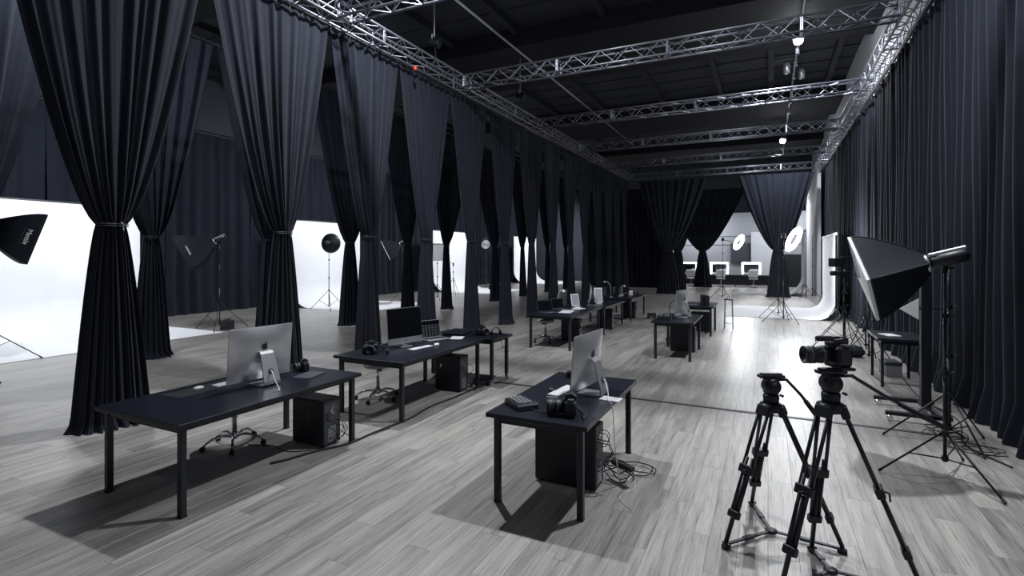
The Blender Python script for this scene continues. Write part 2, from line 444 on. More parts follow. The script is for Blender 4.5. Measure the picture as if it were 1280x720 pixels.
# dark drape closing the gap left of the far opening
def cross_drape(label,x0,x1,y,z1,seed,m):
    t=flat_drape(label,0,0,x1-x0,z1,1,seed,m,None,pitch=.35,amp=.06,nzz=8); t.location=(x0,y,0); t.rotation_euler=(0,0,-PI/2)
    # local +Y -> world +X, facing -> -Y
    return t
cross_drape('flat black drape closing the far left corner beside the last tied drape', -10.8, -5.7, 33.0, 6.2, 150, M_drape)
# rails
for (lab,x,z,y0,y1) in (('black curtain rail under the left truss',-7.08,6.17,2.3,29.3),('black curtain rail under the right truss',2.42,6.19,4.0,29.0),('black curtain rail above the rear row of tied drapes',-11.0,6.72,2.0,31.4),('black curtain rail along the far left wall',-18.0,6.43,.8,39.7)):
    t=thing('curtain_rail',lab,'rail',(x,y0,z))
    MB().tube([(0,0,0),(0,y1-y0,0)],.022,8).ob('rail_tube',M_black,t,True)
    hh=(TZ-.0-z) if x in(-7.08,2.42) else ZC-z
    k=0
    cl=MB().tube([(0,0,0),(0,0,hh)],.008,6).mesh('rail_hanger',M_black)
    while k*2.4 < y1-y0: inst('rail_hanger',cl,t,(0,.2+k*2.4,0)); k+=1

# ================================================================ PIPES AND CEILING LAMPS
def pipe(label,x,z,y0,y1):
    t=thing('ceiling_pipe',label,'pipe',(x,y0,z)); MB().tube([(0,0,0),(0,y1-y0,0)],.03,10).ob('pipe_tube',M_pipe,t,True)
    dm=MB().tube([(0,0,0),(0,0,ZC-z)],.006,6).mesh('dropper',M_black); k=0
    while k*2.9<y1-y0: inst('dropper',dm,t,(0,.6+k*2.9,0)); k+=1
    return t
pipe('long steel pipe under the ceiling above the left half of the room',-6.05,7.55,9.0,26.0)
pipe('steel lighting pipe under the ceiling on the right, carrying the lit lamps',.76,8.0,5.5,33.0)
def area(name,loc,power,size,dirv=(0,0,-1),spread=180,shape='DISK',size_y=None,parent=None,col=COOL):
    l=bpy.data.lights.new(name,'AREA'); l.energy=power; l.shape=shape; l.size=size; l.color=col; l.spread=R(spread)
    if size_y: l.size_y=size_y
    o=bpy.data.objects.new(name,l); COL.objects.link(o); o.location=loc
    o.rotation_mode='QUATERNION'; o.rotation_quaternion=Vector((0,0,-1)).rotation_difference(Vector(dirv).normalized())
    if parent: o.parent=parent
    return o
def flood(label,loc,power,drop):
    t=thing('ceiling_floodlight',label,'lamp',loc,0,'ceiling floodlights')
    MB().lathe([(.05,.20),(.09,.16),(.15,.05),(.16,0),(.15,-.0),(.02,.02)],20).ob('reflector',M_plast2,t,True)
    MB().lathe([(.001,.03),(.06,.02),(.10,-.02),(.115,-.07),(.10,-.12),(.06,-.16),(.001,-.175)],20).ob('glowing_bulb',M_lamp,t,True)
    MB().tube([(0,0,.2),(0,0,.2+drop)],.012,6).ob('hanger',M_black,t)
    area('flood_light',(0,0,-.19),power,.22,(0,0,-1),175,parent=t)
    return t
flood('ceiling floodlight above the front-left desks',(-4.9,6.9,7.95),P_FLOOD_A,.55)
flood('ceiling floodlight above the front-right desk',(.76,6.9,7.72),P_FLOOD_B,.08)
flood('bright ceiling lamp seen against the second cross truss',(.73,16.0,7.86),P_FLOOD_C,.02)
flood('small bright ceiling lamp farther along the right pipe',(.60,26.8,7.30),P_FLOOD_D,ZC-7.52)
flood('added fill floodlight out of view over the left bays before the nearest white backdrop',(-9.8,4.6,7.95),230,.54)  # added above the frame to brighten the floor on the left
flood('added fill floodlight out of view behind the camera',(-2.6,-2.0,7.75),22,.38)  # unseen fill, added to lift the lower drapes and soften shadows
for k_,y_ in enumerate((11.9,13.4,17.2,18.3,19.6,21.0,22.7,24.3)):
    t=thing('pipe_clamp',ORD[k_]+' small clamp box from the camera on the lit lighting pipe','clamp',(.76,y_,8.0),0,'clamps on the lighting pipe')
    MB().rbox(-.05,.05,-.07,.07,-.16,.03,.01).ob('clamp_body',M_pipe,t); MB().tube([(0,0,-.16),(.05,0,-.30)],.012,6).ob('safety_arm',M_black,t)
def spot_lamp(label,loc,top):
    t=thing('stage_lamp',label,'lamp',loc,R(20),'unlit stage lamps above the left truss')
    MB().tube([(0,0,.10),(0,0,top)],.016,8).ob('drop_pole',M_pipe,t)
    M=axisM((-.14,0,0),(1,0,-.25))
    MB().lathe([(.07,0),(.10,.02),(.10,.24),(.13,.27),(.12,.27),(.05,.2)],16,M).ob('lamp_housing',M_black,t,True)
    MB().tube([(-.02,-.13,.0),(-.02,-.13,.1),(-.02,.13,.1),(-.02,.13,0)],.01,6).ob('yoke',M_pipe,t)
    MB().tube([(0,0,-.05),(.05,.03,-.5)],.012,6).ob('clamp_arm',M_black,t)
spot_lamp('unlit stage lamp on a pole above the left truss, nearer the camera',(-6.9,10.05,6.97),ZC-6.97-.06)
spot_lamp('unlit stage lamp above the left truss, between second and third cross trusses',(-6.9,14.7,7.0),ZC-7.0-.56)
for (lab,y,dx) in (('small projector hung from the lit pipe just past the second cross truss',18.0,-.25),('second small projector hung from the lit pipe near the first',18.7,.18)):
    t=thing('hanging_projector',lab,'lamp',(.76+dx,y,7.55),0,'projectors on the lit pipe')
    MB().lathe([(.05,0),(.09,.03),(.1,.25),(.07,.33)],14).ob('lamp_housing',M_silver,t,True); MB().tube([(0,0,.3),(0,0,.5)],.012,6).ob('hanger',M_black,t)
    MB().box(-.3,.3,-.03,.03,.44,.5).ob('clamp_bar',M_black,t)
o=MB().rbox(-6.86,-6.80,9.2,9.26,6.02,6.12,.01).ob('red_marker',M_red); tag(o,'tiny red marker clipped under the left truss','marker')

# ================================================================ WHITE BACKDROPS (left bays)
def cyc(label,y0,y1,xw=-16.7,xf=-12.9,h=3.4,r=.9,sgn=1):
    t=thing('white_backdrop',label,'backdrop',(xw,(y0+y1)/2,0),0,None)
    hw=(y1-y0)/2; L_=xf-xw
    prof=[(0,h)]+[(r-r*math.cos(a),r-r*math.sin(a)) for a in [PI/2*k/14 for k in range(15)]]+[(L_,0)]
    mb=MB()
    off=.012
    for p,(px,pz) in enumerate(prof):
        for yv in (-hw,hw): mb.v.append((px,yv,pz+off))
    n=len(prof)
    for p in range(n-1): mb.f.append((2*p,2*p+2,2*p+3,2*p+1))
    k=len(mb.v)
    mb.v+= [(x-.0,y,max(.002,z-.010)) if z<.2 else (x-.008,y,z) for x,y,z in mb.v]
    for p in range(n-1): mb.f.append((k+2*p,k+2*p+1,k+2*p+3,k+2*p+2))
    mb.f += [(2*n-2,2*n-1,k+2*n-1,k+2*n-2)]
    mb.f += [(2*p,k+2*p,k+2*p+2,2*p+2) for p in range(n-1)]+[(2*p+1,2*p+3,k+2*p+3,k+2*p+1) for p in range(n-1)]
    mb.ob('paper_sweep',M_paper,t)
    MB().tube([(-.05,-hw-.15,h+.03),(-.05,hw+.15,h+.03)],.035,10).ob('crossbar',M_plast2,t,True)
    for s in (-1,1):
        st=MB().tube([(-.05,s*(hw+.12),.0),(-.05,s*(hw+.12),h+.1)],.018,8)
        for a in (20,140,260): st.tube([(-.05,s*(hw+.12),.75),(-.05+.45*math.cos(R(a)),s*(hw+.12)+.45*math.sin(R(a))*.8,.012)],.011,6)
        st.ob('support_stand',M_black,t)
    return t
CY=[(4.3,9.1),(14.6,18.4),(24.2,28.4),(34.5,38.6)]
for i,(a,b) in enumerate(CY):
    cyc(['nearest bright white paper backdrop, at the left edge','second bright white backdrop from the camera, behind the round dish lamp','third bright white backdrop from the camera, behind the phone tripod','farthest white backdrop in the left bays'][i],a,b)
    t=thing('cyc_fill_light',ORD[i]+' added fill light panel hung above the white backdrops','lamp',(-12.3,(a+b)/2,6.3),0,'added fill light panels')  # added light source, tucked behind the drape tops to whiten the paper
    d=Vector((-.72,0,-.70)).normalized(); M=axisM((0,0,0),-d,(0,1,0))
    MB().rbox(-.62,.62,-.52,.52,.0,.12,.01,M).ob('panel_housing',M_black,t)
    MB().tube([M@Vector((-.6,0,.1)),(0,0,.45),M@Vector((.6,0,.1))],.012,6).ob('yoke',M_black,t)
    MB().tube([(0,0,.45),(0,0,ZC-6.3)],.015,6).ob('hanger',M_black,t)
    area('cyc_fill_glow',d*.012,P_CYC_FILL,1.2,d,150,'RECTANGLE',1.0,parent=t)

# ================================================================ FURNITURE
TOPZ=.745
def desk(label,x0,x1,y0,y1,casters=False,name='desk',group='black desks',h=TOPZ,inset=.05,lw=.05,th=.036):
    t=thing(name,label,'desk',((x0+x1)/2,(y0+y1)/2,0),0,group); hx,hy=(x1-x0)/2,(y1-y0)/2
    MB().rbox(-hx,hx,-hy,hy,h-th,h,.003).ob('tabletop',M_desk,t)
    MB().box(-hx+inset+lw,hx-inset-lw,-hy+inset+.01,-hy+inset+.03,h-.09,h-th).box(-hx+inset+lw,hx-inset-lw,hy-inset-.03,hy-inset-.01,h-.09,h-th).box(-hx+inset+.01,-hx+inset+.03,-hy+inset+lw,hy-inset-lw,h-.075,h-th).box(hx-inset-.03,hx-inset-.01,-hy+inset+lw,hy-inset-lw,h-.075,h-th).ob('apron',M_leg,t)
    lm=MB().rbox(-lw/2,lw/2,-lw/2,lw/2,.10 if casters else .006,h-th,.004).mesh('leg',M_leg)
    fm=MB().box(-lw/2-.001,lw/2+.001,-lw/2-.001,lw/2+.001,0,.012).mesh('foot_cap',M_rubber)
    cm=MB().lathe([(.03,-.011),(.034,-.008),(.034,.008),(.03,.011)],14,axisM((0.01,0,.034),(0,1,0))).box(-.02,.028,-.018,-.013,.03,.085).box(-.02,.028,.013,.018,.03,.085).box(-.02,.02,-.018,.018,.078,.10).mesh('caster',M_chrome,False)
    for sx in (-1,1):
        for sy in (-1,1):
            l=inst('leg',lm,t,(sx*(hx-inset-lw/2),sy*(hy-inset-lw/2),0))
            inst('caster' if casters else 'foot_cap',cm if casters else fm,l)
    return t
desk('long black desk at the front left, with the silver computer seen from behind',-5.18,-4.02,2.46,4.46)
desk('black desk second from the camera in the left row, computer screen facing the room',-5.06,-3.94,5.08,7.08)
desk('short black table on casters at the far end of the second left desk',-5.02,-3.78,7.10,7.76,True)
desk('black desk in front on the right of the aisle, with a large camera on it',-2.09,-1.22,3.78,5.46)
desk('black desk third along the left row, open dark laptop on its near end',-4.78,-3.72,10.5,12.72)
desk('black table fourth along the left row, with a tilted white screen on it',-4.74,-3.66,12.86,14.85,True)
desk('farthest black table in the left row, cluttered with small desk lamps',-4.70,-3.62,15.55,17.6,True)
desk('small black desk in the middle of the room, computer seen edge-on',-2.07,-1.27,10.45,12.06)
desk('small black desk behind the middle desk, nearest the slim metal stand',-2.05,-1.22,13.95,15.3)

APPLE=[(0,-.98),(.16,-.90),(.32,-.98),(.52,-.92),(.72,-.62),(.84,-.30),(.62,-.12),(.54,.14),(.62,.38),(.82,.55),(.60,.74),(.34,.78),(.02,.68),(-.26,.78),(-.56,.70),(-.80,.42),(-.86,.02),(-.76,-.42),(-.52,-.82),(-.30,-.98)]
LEAF=[(.0,.84),(.06,1.08),(.24,1.26),(.40,1.30),(.36,1.06),(.20,.88)]
def computer(label,loc,rz,W=.68,Hh=.52,cable=None,group='silver all-in-one computers'):
    t=thing('desktop_computer',label,'computer',loc,rz,group)
    tilt=Matrix.Translation((0,0,.30))@Matrix.Rotation(R(-5),4,'Y')@Matrix.Translation((0,0,-.30))
    zb=.05; zt=zb+Hh
    nu,nv=16,12; mb=MB()
    for j in range(nv+1):
        for i in range(nu+1):
            u=-1+2*i/nu; v=-1+2*j/nv
            d=.006+.048*(1-abs(u)**2.6)*(1-abs(v)**2.6)
            mb.v.append(tilt@Vector((-d,u*W/2,zb+(v+1)/2*Hh)))
    mb.f=[(j*(nu+1)+i,(j+1)*(nu+1)+i,(j+1)*(nu+1)+i+1,j*(nu+1)+i+1) for j in range(nv) for i in range(nu)]
    mb.ob('back_shell',M_silver,t,True)
    MB().rbox(-.007,.004,-W/2,W/2,zb,zt,.002,tilt).ob('bezel',M_silver,t)
    MB().rbox(.002,.006,-W/2+.003,W/2-.003,zb+.085,zt-.003,.001,tilt).ob('screen',M_glass,t)
    s=.036; M=tilt@Matrix.Translation((-.0585,0,zb+Hh*.64))@Matrix(((0,0,-1,0),(-1,0,0,0),(0,1,0,0),(0,0,0,1)))
    lg=MB().prism([(a*s,b*s) for a,b in APPLE],0,.003,M).prism([(a*s,b*s) for a,b in LEAF],0,.003,M); lg.ob('logo',M_logo,t)
    s=.012; M=tilt@Matrix.Translation((.0035,0,zb+.043))@Matrix(((0,0,1,0),(1,0,0,0),(0,1,0,0),(0,0,0,1)))
    MB().prism([(a*s,b*s) for a,b in APPLE],0,.0015,M).prism([(a*s,b*s) for a,b in LEAF],0,.0015,M).ob('front_logo',M_logo,t)
    # bent stand
    pr=[(-.045,.335),(-.080,.330),(-.098,.31),(-.175,.045),(-.176,.02),(-.158,.006),(.06,.006)]; ws=[.068,.070,.072,.090,.092,.095,.095]
    th=.006; sb=MB()
    for k,((x,z),wd) in enumerate(zip(pr,ws)):
        a=Vector(pr[max(k-1,0)]); b=Vector(pr[min(k+1,len(pr)-1)]); d=(b-a).normalized(); nx,nz_=-d.y,d.x
        for q in (-1,1):
            sb.v+=[(x+nx*th*q,-wd,z+nz_*th*q+.001),(x+nx*th*q,wd,z+nz_*th*q+.001)]
    for k in range(len(pr)-1):
        a=4*k; sb.f+=[(a,a+1,a+5,a+4),(a+2,a+6,a+7,a+3),(a,a+4,a+6,a+2),(a+1,a+3,a+7,a+5)]
    e=4*(len(pr)-1); sb.f+=[(0,2,3,1),(e,e+1,e+3,e+2)]
    st=sb.ob('stand',M_silver,t)
    MB().lathe([(.026,0),(.026,.004),(.018,.005)],18,axisM((-.158,0,.146),(-.94,0,.34))).ob('cable_hole',M_plast2,st)
    if cable:
        MB().tube(cable,.0045,8).ob('power_cable',M_white,t,True)
    return t
computer('silver computer seen from behind on the front-left desk, white cable down its stand',(-4.60,3.64,TOPZ),PI+R(-3),.70,.53,cable=[(-.165,0,.15),(-.21,.02,.13),(-.25,.03,.08),(-.29,.03,.03),(-.36,.06,.006),(-.40,.09,.006),(-.42,.13,.006)])
computer('computer with black screen facing the room on the second left desk',(-4.62,6.0,TOPZ),R(-14),.60,.50)
computer('silver computer seen from behind on the front-right desk beside the large camera',(-1.53,4.74,TOPZ),PI+R(-6),.66,.52,cable=[(-.165,0,.15),(-.20,.03,.13),(-.25,.10,.05),(-.27,.16,.006),(-.325,.22,.006),(-.345,.23,-.05),(-.35,.2,-.35),(-.36,.12,-.70),(-.38,.05,-.738),(-.42,-.3,-.738)])
computer('computer seen edge-on on the small middle desk',(-1.62,11.35,TOPZ),PI+R(-14),.62,.52)
computer('white-backed display turned sideways on the fourth table of the left row',(-4.15,13.05,TOPZ),PI+R(20),.58,.50)

def tower(label,x0,x1,y0,y1,h,group='black computer towers',cables=False,mark=False):
    """side panel faces -Y, ports face +X"""
    t=thing('computer_tower',label,'computer',((x0+x1)/2,(y0+y1)/2,0),0,group); hx,hy=(x1-x0)/2,(y1-y0)/2
    MB().rbox(-hx+.012,hx-.004,-hy+.004,hy-.004,.02,h,.004).ob('case',M_plast,t)
    MB().rbox(-hx+.02,hx-.012,-hy,-hy+.006,.03,h-.012,.002).ob('side_panel',M_plast,t)
    MB().rbox(-hx,-hx+.02,-hy+.001,hy-.001,.018,h+.002,.008).ob('front_bezel',M_plast2,t)
    rp=MB().box(hx-.006,hx,-hy+.012,hy-.012,.03,h-.012).ob('rear_panel',M_plast2,t)
    MB().torus(.045,.004,20,6,axisM((hx+.001,.03,h-.12),(1,0,0))).torus(.022,.003,16,6,axisM((hx+.001,.03,h-.12),(1,0,0))).ob('fan_grille',M_chrome,rp)
    pb=MB()
    for k in range(7): pb.box(hx,hx+.003,-.06,.05,.05+k*.024,.062+k*.024)
    pb.ob('slot_cover',M_key,rp)
    pp=MB()
    for k in range(6): pp.box(hx,hx+.004,-hy+.03+(k%2)*.028,-hy+.05+(k%2)*.028,h-.22+(k//2)*.03,h-.20+(k//2)*.03)
    pp.ob('port',M_black,rp)
    fm=MB().lathe([(.018,0),(.02,.02)],12).mesh('foot',M_rubber)
    for sx in(-1,1):
        for sy in (-1,1): inst('foot',fm,t,(sx*(hx-.05),sy*(hy-.04),0))
    if mark=='strip': MB().box(-.01,.015,-hy-.002,-hy,h*.45,h*.74).ob('reflective_strip',M_plast2,t)
    if mark=='badge': MB().prism([(-.13,.35),(-.115,.35),(-.10,.385),(-.105,.405),(-.125,.40)],0,.002,axisM((0,-hy-.001,0),(0,-1,0),(0,0,1))).ob('badge',M_led,t)
    if cables:
        cb=MB()
        rnd=random.Random(int(abs(x0*100)))
        for k in range(5):
            y_=rnd.uniform(-hy+.03,hy-.03); z_=h*rnd.uniform(.35,.9); r_=rnd.uniform(.05,.12)
            cb.tube([(hx,y_,z_),(hx+r_,y_+.01,z_-.01),(hx+r_*1.3,y_+.03,z_-r_),(hx+.05,y_+.03,z_-2*r_ if z_-2*r_>.02 else .02),(hx+.012,y_+rnd.uniform(-.04,.04),max(.02,z_-2.2*r_))],.004,6)
        cb.ob('plugged_cable',M_rubber,t,True)
    return t
tower('black computer tower under the front-left desk with a web of cables behind it',-4.66,-4.20,4.08,4.33,.50,cables=True,mark='strip')
tower('black computer tower under the second left desk with a small white badge',-4.55,-4.10,6.64,6.88,.53,cables=True,mark='badge')
tower('large black computer tower under the front-right desk',-1.90,-1.33,4.36,4.60,.55,cables=True)
tower('black computer tower under the third desk of the left row',-4.44,-3.98,11.75,12.0,.53)
tower('black computer tower under the fourth table of the left row',-4.27,-3.84,14.1,14.33,.56)
tower('black computer tower under the farthest table of the left row',-4.25,-3.84,16.9,17.12,.52)
tower('black computer tower under the small middle desk',-1.88,-1.37,11.5,11.73,.53)
tower('black computer tower under the small desk behind the middle one',-1.85,-1.36,14.7,14.92,.53)

def stool(label,loc,rz=0,seat_z=.53,group='low swivel stools'):
    t=thing('swivel_stool',label,'stool',loc,rz,group)
    MB().lathe([(.02,seat_z-.075),(.19,seat_z-.07),(.205,seat_z-.045),(.205,seat_z-.02),(.185,seat_z),(.001,seat_z+.006)],28).ob('seat',M_seat,t,True)
    MB().lathe([(.10,seat_z-.095),(.10,seat_z-.075)],16).box(-.02,.02,-.2,-.05,seat_z-.10,seat_z-.085).ob('seat_plate',M_black,t)
    MB().lathe([(.026,.10),(.026,.30),(.031,.30),(.031,.31)],16).ob('column_sleeve',M_chrome,t,True)
    MB().lathe([(.016,.29),(.016,seat_z-.09)],12).ob('gas_column',M_chrome,t,True)
    MB().lathe([(.03,.075),(.045,.09),(.04,.135),(.028,.15)],16).ob('hub',M_chrome,t,True)
    am=MB().tube([(.03,0,.11),(.12,0,.125),(.21,0,.11),(.27,0,.075),(.285,0,.058)],[.017,.016,.014,.012,.010],8).mesh('base_arm',M_chrome,True)
    cm=MB().lathe([(.022,-.022),(.027,-.017),(.027,-.006),(.018,-.004),(.018,.004),(.027,.006),(.027,.017),(.022,.022)],14,axisM((.30,0,.028),(0,1,0))).tube([(.29,0,.03),(.287,0,.07)],.008,6).mesh('caster',M_rubber)
    for k in range(5):
        a=inst('base_arm',am,t,(0,0,0),rot=(0,0,TAU*k/5+.3)); inst('caster',cm,a)
    return t
stool('swivel stool behind the front-left desk, only its chrome base showing',(-5.14,3.74,0),.25,.53)
stool('swivel stool with grey seat behind the second left desk',(-4.98,5.85,0),.9,.53)
stool('swivel stool with grey seat behind the third desk of the left row',(-4.72,11.45,0),.1,.53)

def keyboard(label,loc,rz,L_=.42,group='white keyboards'):
    t=thing('keyboard',label,'keyboard',loc,rz,group)
    MB().rbox(-.057,.057,-L_/2,L_/2,0,.010,.003).ob('base',M_silver,t)
    km=MB().rbox(-.0078,.0078,-.0085,.0085,.010,.0128,.001).mesh('key',M_white)
    n=int((L_-.02)/.0195)
    for r_ in range(5):
        for c_ in range(n):
            if r_==0 and 3<c_<9: continue
            inst('key',km,t,(.042-.0195*r_ if False else -.042+.0205*(4-r_)-.0,-L_/2+.02+c_*.0195,0))
    MB().rbox(-.0505,-.0345,-.058,.058,.010,.0128,.001).ob('space_bar',M_white,t)
    return t
keyboard('white keyboard half hidden behind the computer on the front-left desk',(-4.90,3.55,TOPZ),R(2),.42)
keyboard('white keyboard before the black screen on the second left desk',(-4.35,6.0,TOPZ),R(172),.42)
keyboard('white keyboard behind the large camera on the front-right desk',(-1.76,4.70,TOPZ),R(-6),.42)
keyboard('white keyboard on the third desk of the left row',(-4.2,12.25,TOPZ),R(180),.40)
def mouse(label,loc,rz,m=M_white,group='computer mice'):
    t=thing('computer_mouse',label,'mouse',loc,rz,group)
    nu,nv=12,8; mb=MB(); 
    pr=[(1,.0),(1,.25),(.93,.6),(.72,.86),(.4,.98),(.001,1.0)]
    for q,h_ in pr:
        for k in range(20):
            a=TAU*k/20; mb.v.append((.031*q*math.cos(a)*(1 if True else 0),.057*q*math.sin(a),.026*h_))
    mb.f=[(i*20+k,i*20+(k+1)%20,(i+1)*20+(k+1)%20,(i+1)*20+k) for i in range(5) for k in range(20)]+[tuple(range(20))[::-1],tuple(100+k for k in range(20))]
    mb.ob('body',m,t,True); MB().box(-.001,.001,.005,.03,.022,.0265).ob('scroll_ridge',M_key,t)
mouse('white mouse on the near end of the front-left desk',(-4.96,3.23,TOPZ),R(10))
mouse('white mouse beside the keyboard on the second left desk',(-4.30,6.32,TOPZ),R(5))
mouse('black mouse near the grey keypad box on the front-right desk',(-1.87,4.68,TOPZ),R(30),M_plast)

def camera_body(label,loc,rz,lens=.10,s=1.0,strap=True,group='black cameras',base=0.0,hood=True,tiltx=0):
    """lens along local +X, bottom at z=0"""
    t=thing('camera',label,'camera',loc,rz,group)
    MB().rbox(-.035*s,.035*s,-.072*s,.072*s,0,.098*s,.012*s).ob('body',M_plast,t)
    MB().rbox(-.03*s,.058*s,-.085*s,-.045*s,.0,.085*s,.014*s).ob('grip',M_rubber,t)
    MB().prism([(-.034*s,.09*s),(.038*s,.09*s),(.028*s,.128*s),(-.012*s,.134*s),(-.036*s,.118*s)],-.028*s,.028*s,Matrix(((1,0,0,0),(0,0,1,0),(0,1,0,0),(0,0,0,1)))).ob('viewfinder_hump',M_plast,t)
    MB().lathe([(.014*s,.098*s),(.014*s,.112*s),(.012*s,.114*s)],14,Matrix.Translation((0,-.052*s,0))).ob('dial',M_plast2,t)
    MB().lathe([(.02*s,.096*s),(.02*s,.108*s)],16,Matrix.Translation((-.005*s,.05*s,0))).ob('dial',M_plast2,t)
    MB().box(-.037*s,-.035*s,-.03*s,.045*s,.015*s,.075*s).ob('rear_screen',M_glass,t)
    e=.035*s; l=lens
    ln=MB().lathe([(.036*s,e-.004),(.037*s,e+.2*l),(.041*s,e+.22*l),(.041*s,e+.5*l),(.037*s,e+.52*l),(.037*s,e+.6*l),(.043*s,e+.62*l),(.043*s,e+.93*l),(.044*s,e+l),(.038*s,e+l),(.036*s,e+.9*l)],24,axisM((0,0,.05*s),(1,0,0))).ob('lens',M_plast,t,True)
    MB().torus(.0415*s,.0016,24,6,axisM((e+.36*l,0,.05*s),(1,0,0))).torus(.0435*s,.0016,24,6,axisM((e+.8*l,0,.05*s),(1,0,0))).ob('lens_ring',M_key,ln)
    if strap:
        MB().tube([(0,.074*s,.085*s),(-.03,.11*s,.10*s),(-.08,.12*s,.05*s),(-.10,.09*s,.008),(-.13,.0,.006),(-.09,-.08*s,.006),(-.04,-.1*s,.04),(0,-.088*s,.08*s)],.006,6).ob('strap',M_rubber,t,True)
    return t
camera_body('large black camera with lens in the middle of the front-right desk',(-1.44,4.02,TOPZ),PI+R(20),.14,1.35)
camera_body('black camera lying at the far end of the front-right desk',(-1.82,5.28,TOPZ),R(200),.07,1.0)
camera_body('black camera with strap on the near end of the second left desk',(-4.72,5.42,TOPZ),R(300),.09,1.25)
camera_body('black camera on the wheeled end table of the second left desk',(-4.20,7.45,TOPZ),R(340),.10,1.2)
camera_body('small black camera standing at the far end of the front-left desk',(-4.68,4.26,TOPZ),R(250),.07,1.0,strap=False)
def headphones(label,loc,rz):
    t=thing('headphones',label,'headphones',loc,rz,'headphones on the desks')
    MB().tube([(.085*math.cos(a),0,.03+.085*math.sin(a)) for a in [PI*k/14 for k in range(15)]],.008,8).ob('headband',M_plast,t,True)
    for s in (-1,1): MB().lathe([(.03,-.014),(.036,-.006),(.036,.008),(.028,.014)],16,axisM((s*.085,0,.037),(1,0,0))).ob('ear_cup',M_rubber,t,True)
headphones('black headphones beside the camera on the second left desk',(-4.55,5.42,TOPZ),R(20))
headphones('black headphones on the wheeled end table of the second left desk',(-3.98,7.55,TOPZ),R(60))
headphones('black headphones at the far end of the farthest left table',(-3.9,17.3,TOPZ),R(60))

# lens standing by the camera, notebook, tablet etc.
t=thing('camera_lens','black camera lens lying near the far end of the front-left desk','lens',(-4.80,4.05,TOPZ),.3)
MB().lathe([(.033,0),(.036,.03),(.042,.035),(.042,.085),(.038,.1),(.034,.1)],20).ob('barrel',M_plast,t,True); MB().torus(.042,.002,20,6,Matrix.Translation((0,0,.06))).ob('focus_ring',M_key,t)
def slab(name,label,cat,loc,rz,hx,hy,h,m,b=.003,edge=None):
    t=MB().rbox(-hx,hx,-hy,hy,0,h,b).ob(name,m,None); t.location=loc; t.rotation_euler=(0,0,rz); tag(t,label,cat); return t
slab('drawing_tablet','thin black tablet lying at the far end of the front-left desk','tablet',(-4.45,4.12,TOPZ),R(14),.10,.16,.008,M_plast2)
slab('desk_mat','black mat under the mouse and keyboard on the front-left desk','mat',(-4.93,3.42,TOPZ-.0),R(1),.13,.48,.0015,M_rubber,.0005)
slab('note_paper','white paper lying behind the laptop on the second left desk','paper',(-4.38,7.0,TOPZ),R(20),.10,.14,.003,M_white,.001)
slab('flat_black_bag','flat black bag lying on the wheeled table of the second left desk','bag',(-4.62,7.42,TOPZ),R(12),.17,.26,.045,M_fab,.018)
slab('white_notebook','white notebook under the stand of the computer on the front-right desk','notebook',(-1.27,4.62,TOPZ+.0005),R(-6),.09,.065,.006,M_white,.001)
# intercom / keypad box
t=thing('control_box','dark grey control box with rows of buttons on the front-right desk','controller',(-1.90,4.07,TOPZ),R(-38))
MB().rbox(-.13,.13,-.10,.10,0,.045,.006).ob('case',M_plast2,t); MB().rbox(-.125,.125,-.095,.095,.045,.052,.004).ob('top_plate',M_plast,t)
km=MB().rbox(-.011,.011,-.009,.009,.052,.064,.002).mesh('button',M_key)
for r_ in range(4):
    for c_ in range(7): inst('button',km,t,(-.10+c_*.033,-.06+r_*.032,0))
MB().tube([(.13,.02,.02),(.2,.04,.01),(.26,.08,.006),(.3,.16,.006)],.004,6).ob('cable',M_rubber,t,True)

def laptop(label,loc,rz,W=.34,D=.23,ang=105,screen=M_glass,body=M_silver,grid=False,lid_m=None):
    """screen faces +X"""
    t=thing('laptop',label,'laptop',loc,rz,'open laptops')
    MB().rbox(-D/2,D/2,-W/2,W/2,.002,.016,.003).ob('base',body,t)
    MB().box(-D*.42,D*.12,-W*.44,W*.44,.016,.0175).ob('keys',M_plast,t)
    MB().box(D*.18,D*.44,-.05,.05,.016,.0168).ob('trackpad',M_key,t)
    M=Matrix.Translation((-D/2,0,.014))@Matrix.Rotation(R(-(ang-90)),4,'Y')
    lid=MB().rbox(-.008,0,-W/2,W/2,0,D,.002,M).ob('lid',lid_m or body,t)
    MB().box(0,.0012,-W/2+.008,W/2-.008,.012,D-.008,M).ob('screen',screen,lid)
    if grid:
        gm_=MB().rbox(.0012,.002,-W/16+.004,W/16-.004,-.014,.014,.0005,Matrix.Identity(4)).mesh('thumbnail',M_plast2)
        for r_ in range(5):
            for c_ in range(7):
                p=M@Vector((.0,-W/2+W/14+c_*W/7,.035+r_*.037)); o=inst('thumbnail',gm_,lid,p,rot=(0,R(-(ang-90)),0))
    return t
laptop('open laptop with a grid of thumbnails on the second left desk',(-4.60,6.72,TOPZ),R(-22),.40,.27,100,grid=True)
laptop('open dark laptop at the near end of the third desk of the left row',(-4.45,10.98,TOPZ),R(-35),.40,.26,100,body=M_plast2)
laptop('second dark laptop farther along the third desk of the left row',(-4.45,11.75,TOPZ),R(-35),.36,.24,102,body=M_plast2)
slab('open_magazine','white sheets spread on the third desk of the left row','paper',(-4.15,11.35,TOPZ),R(10),.14,.30,.006,M_white,.001)
slab('white_folder','long white folder on the third desk of the left row near its far end','paper',(-4.10,12.05,TOPZ),R(-15),.10,.16,.01,M_white,.001)
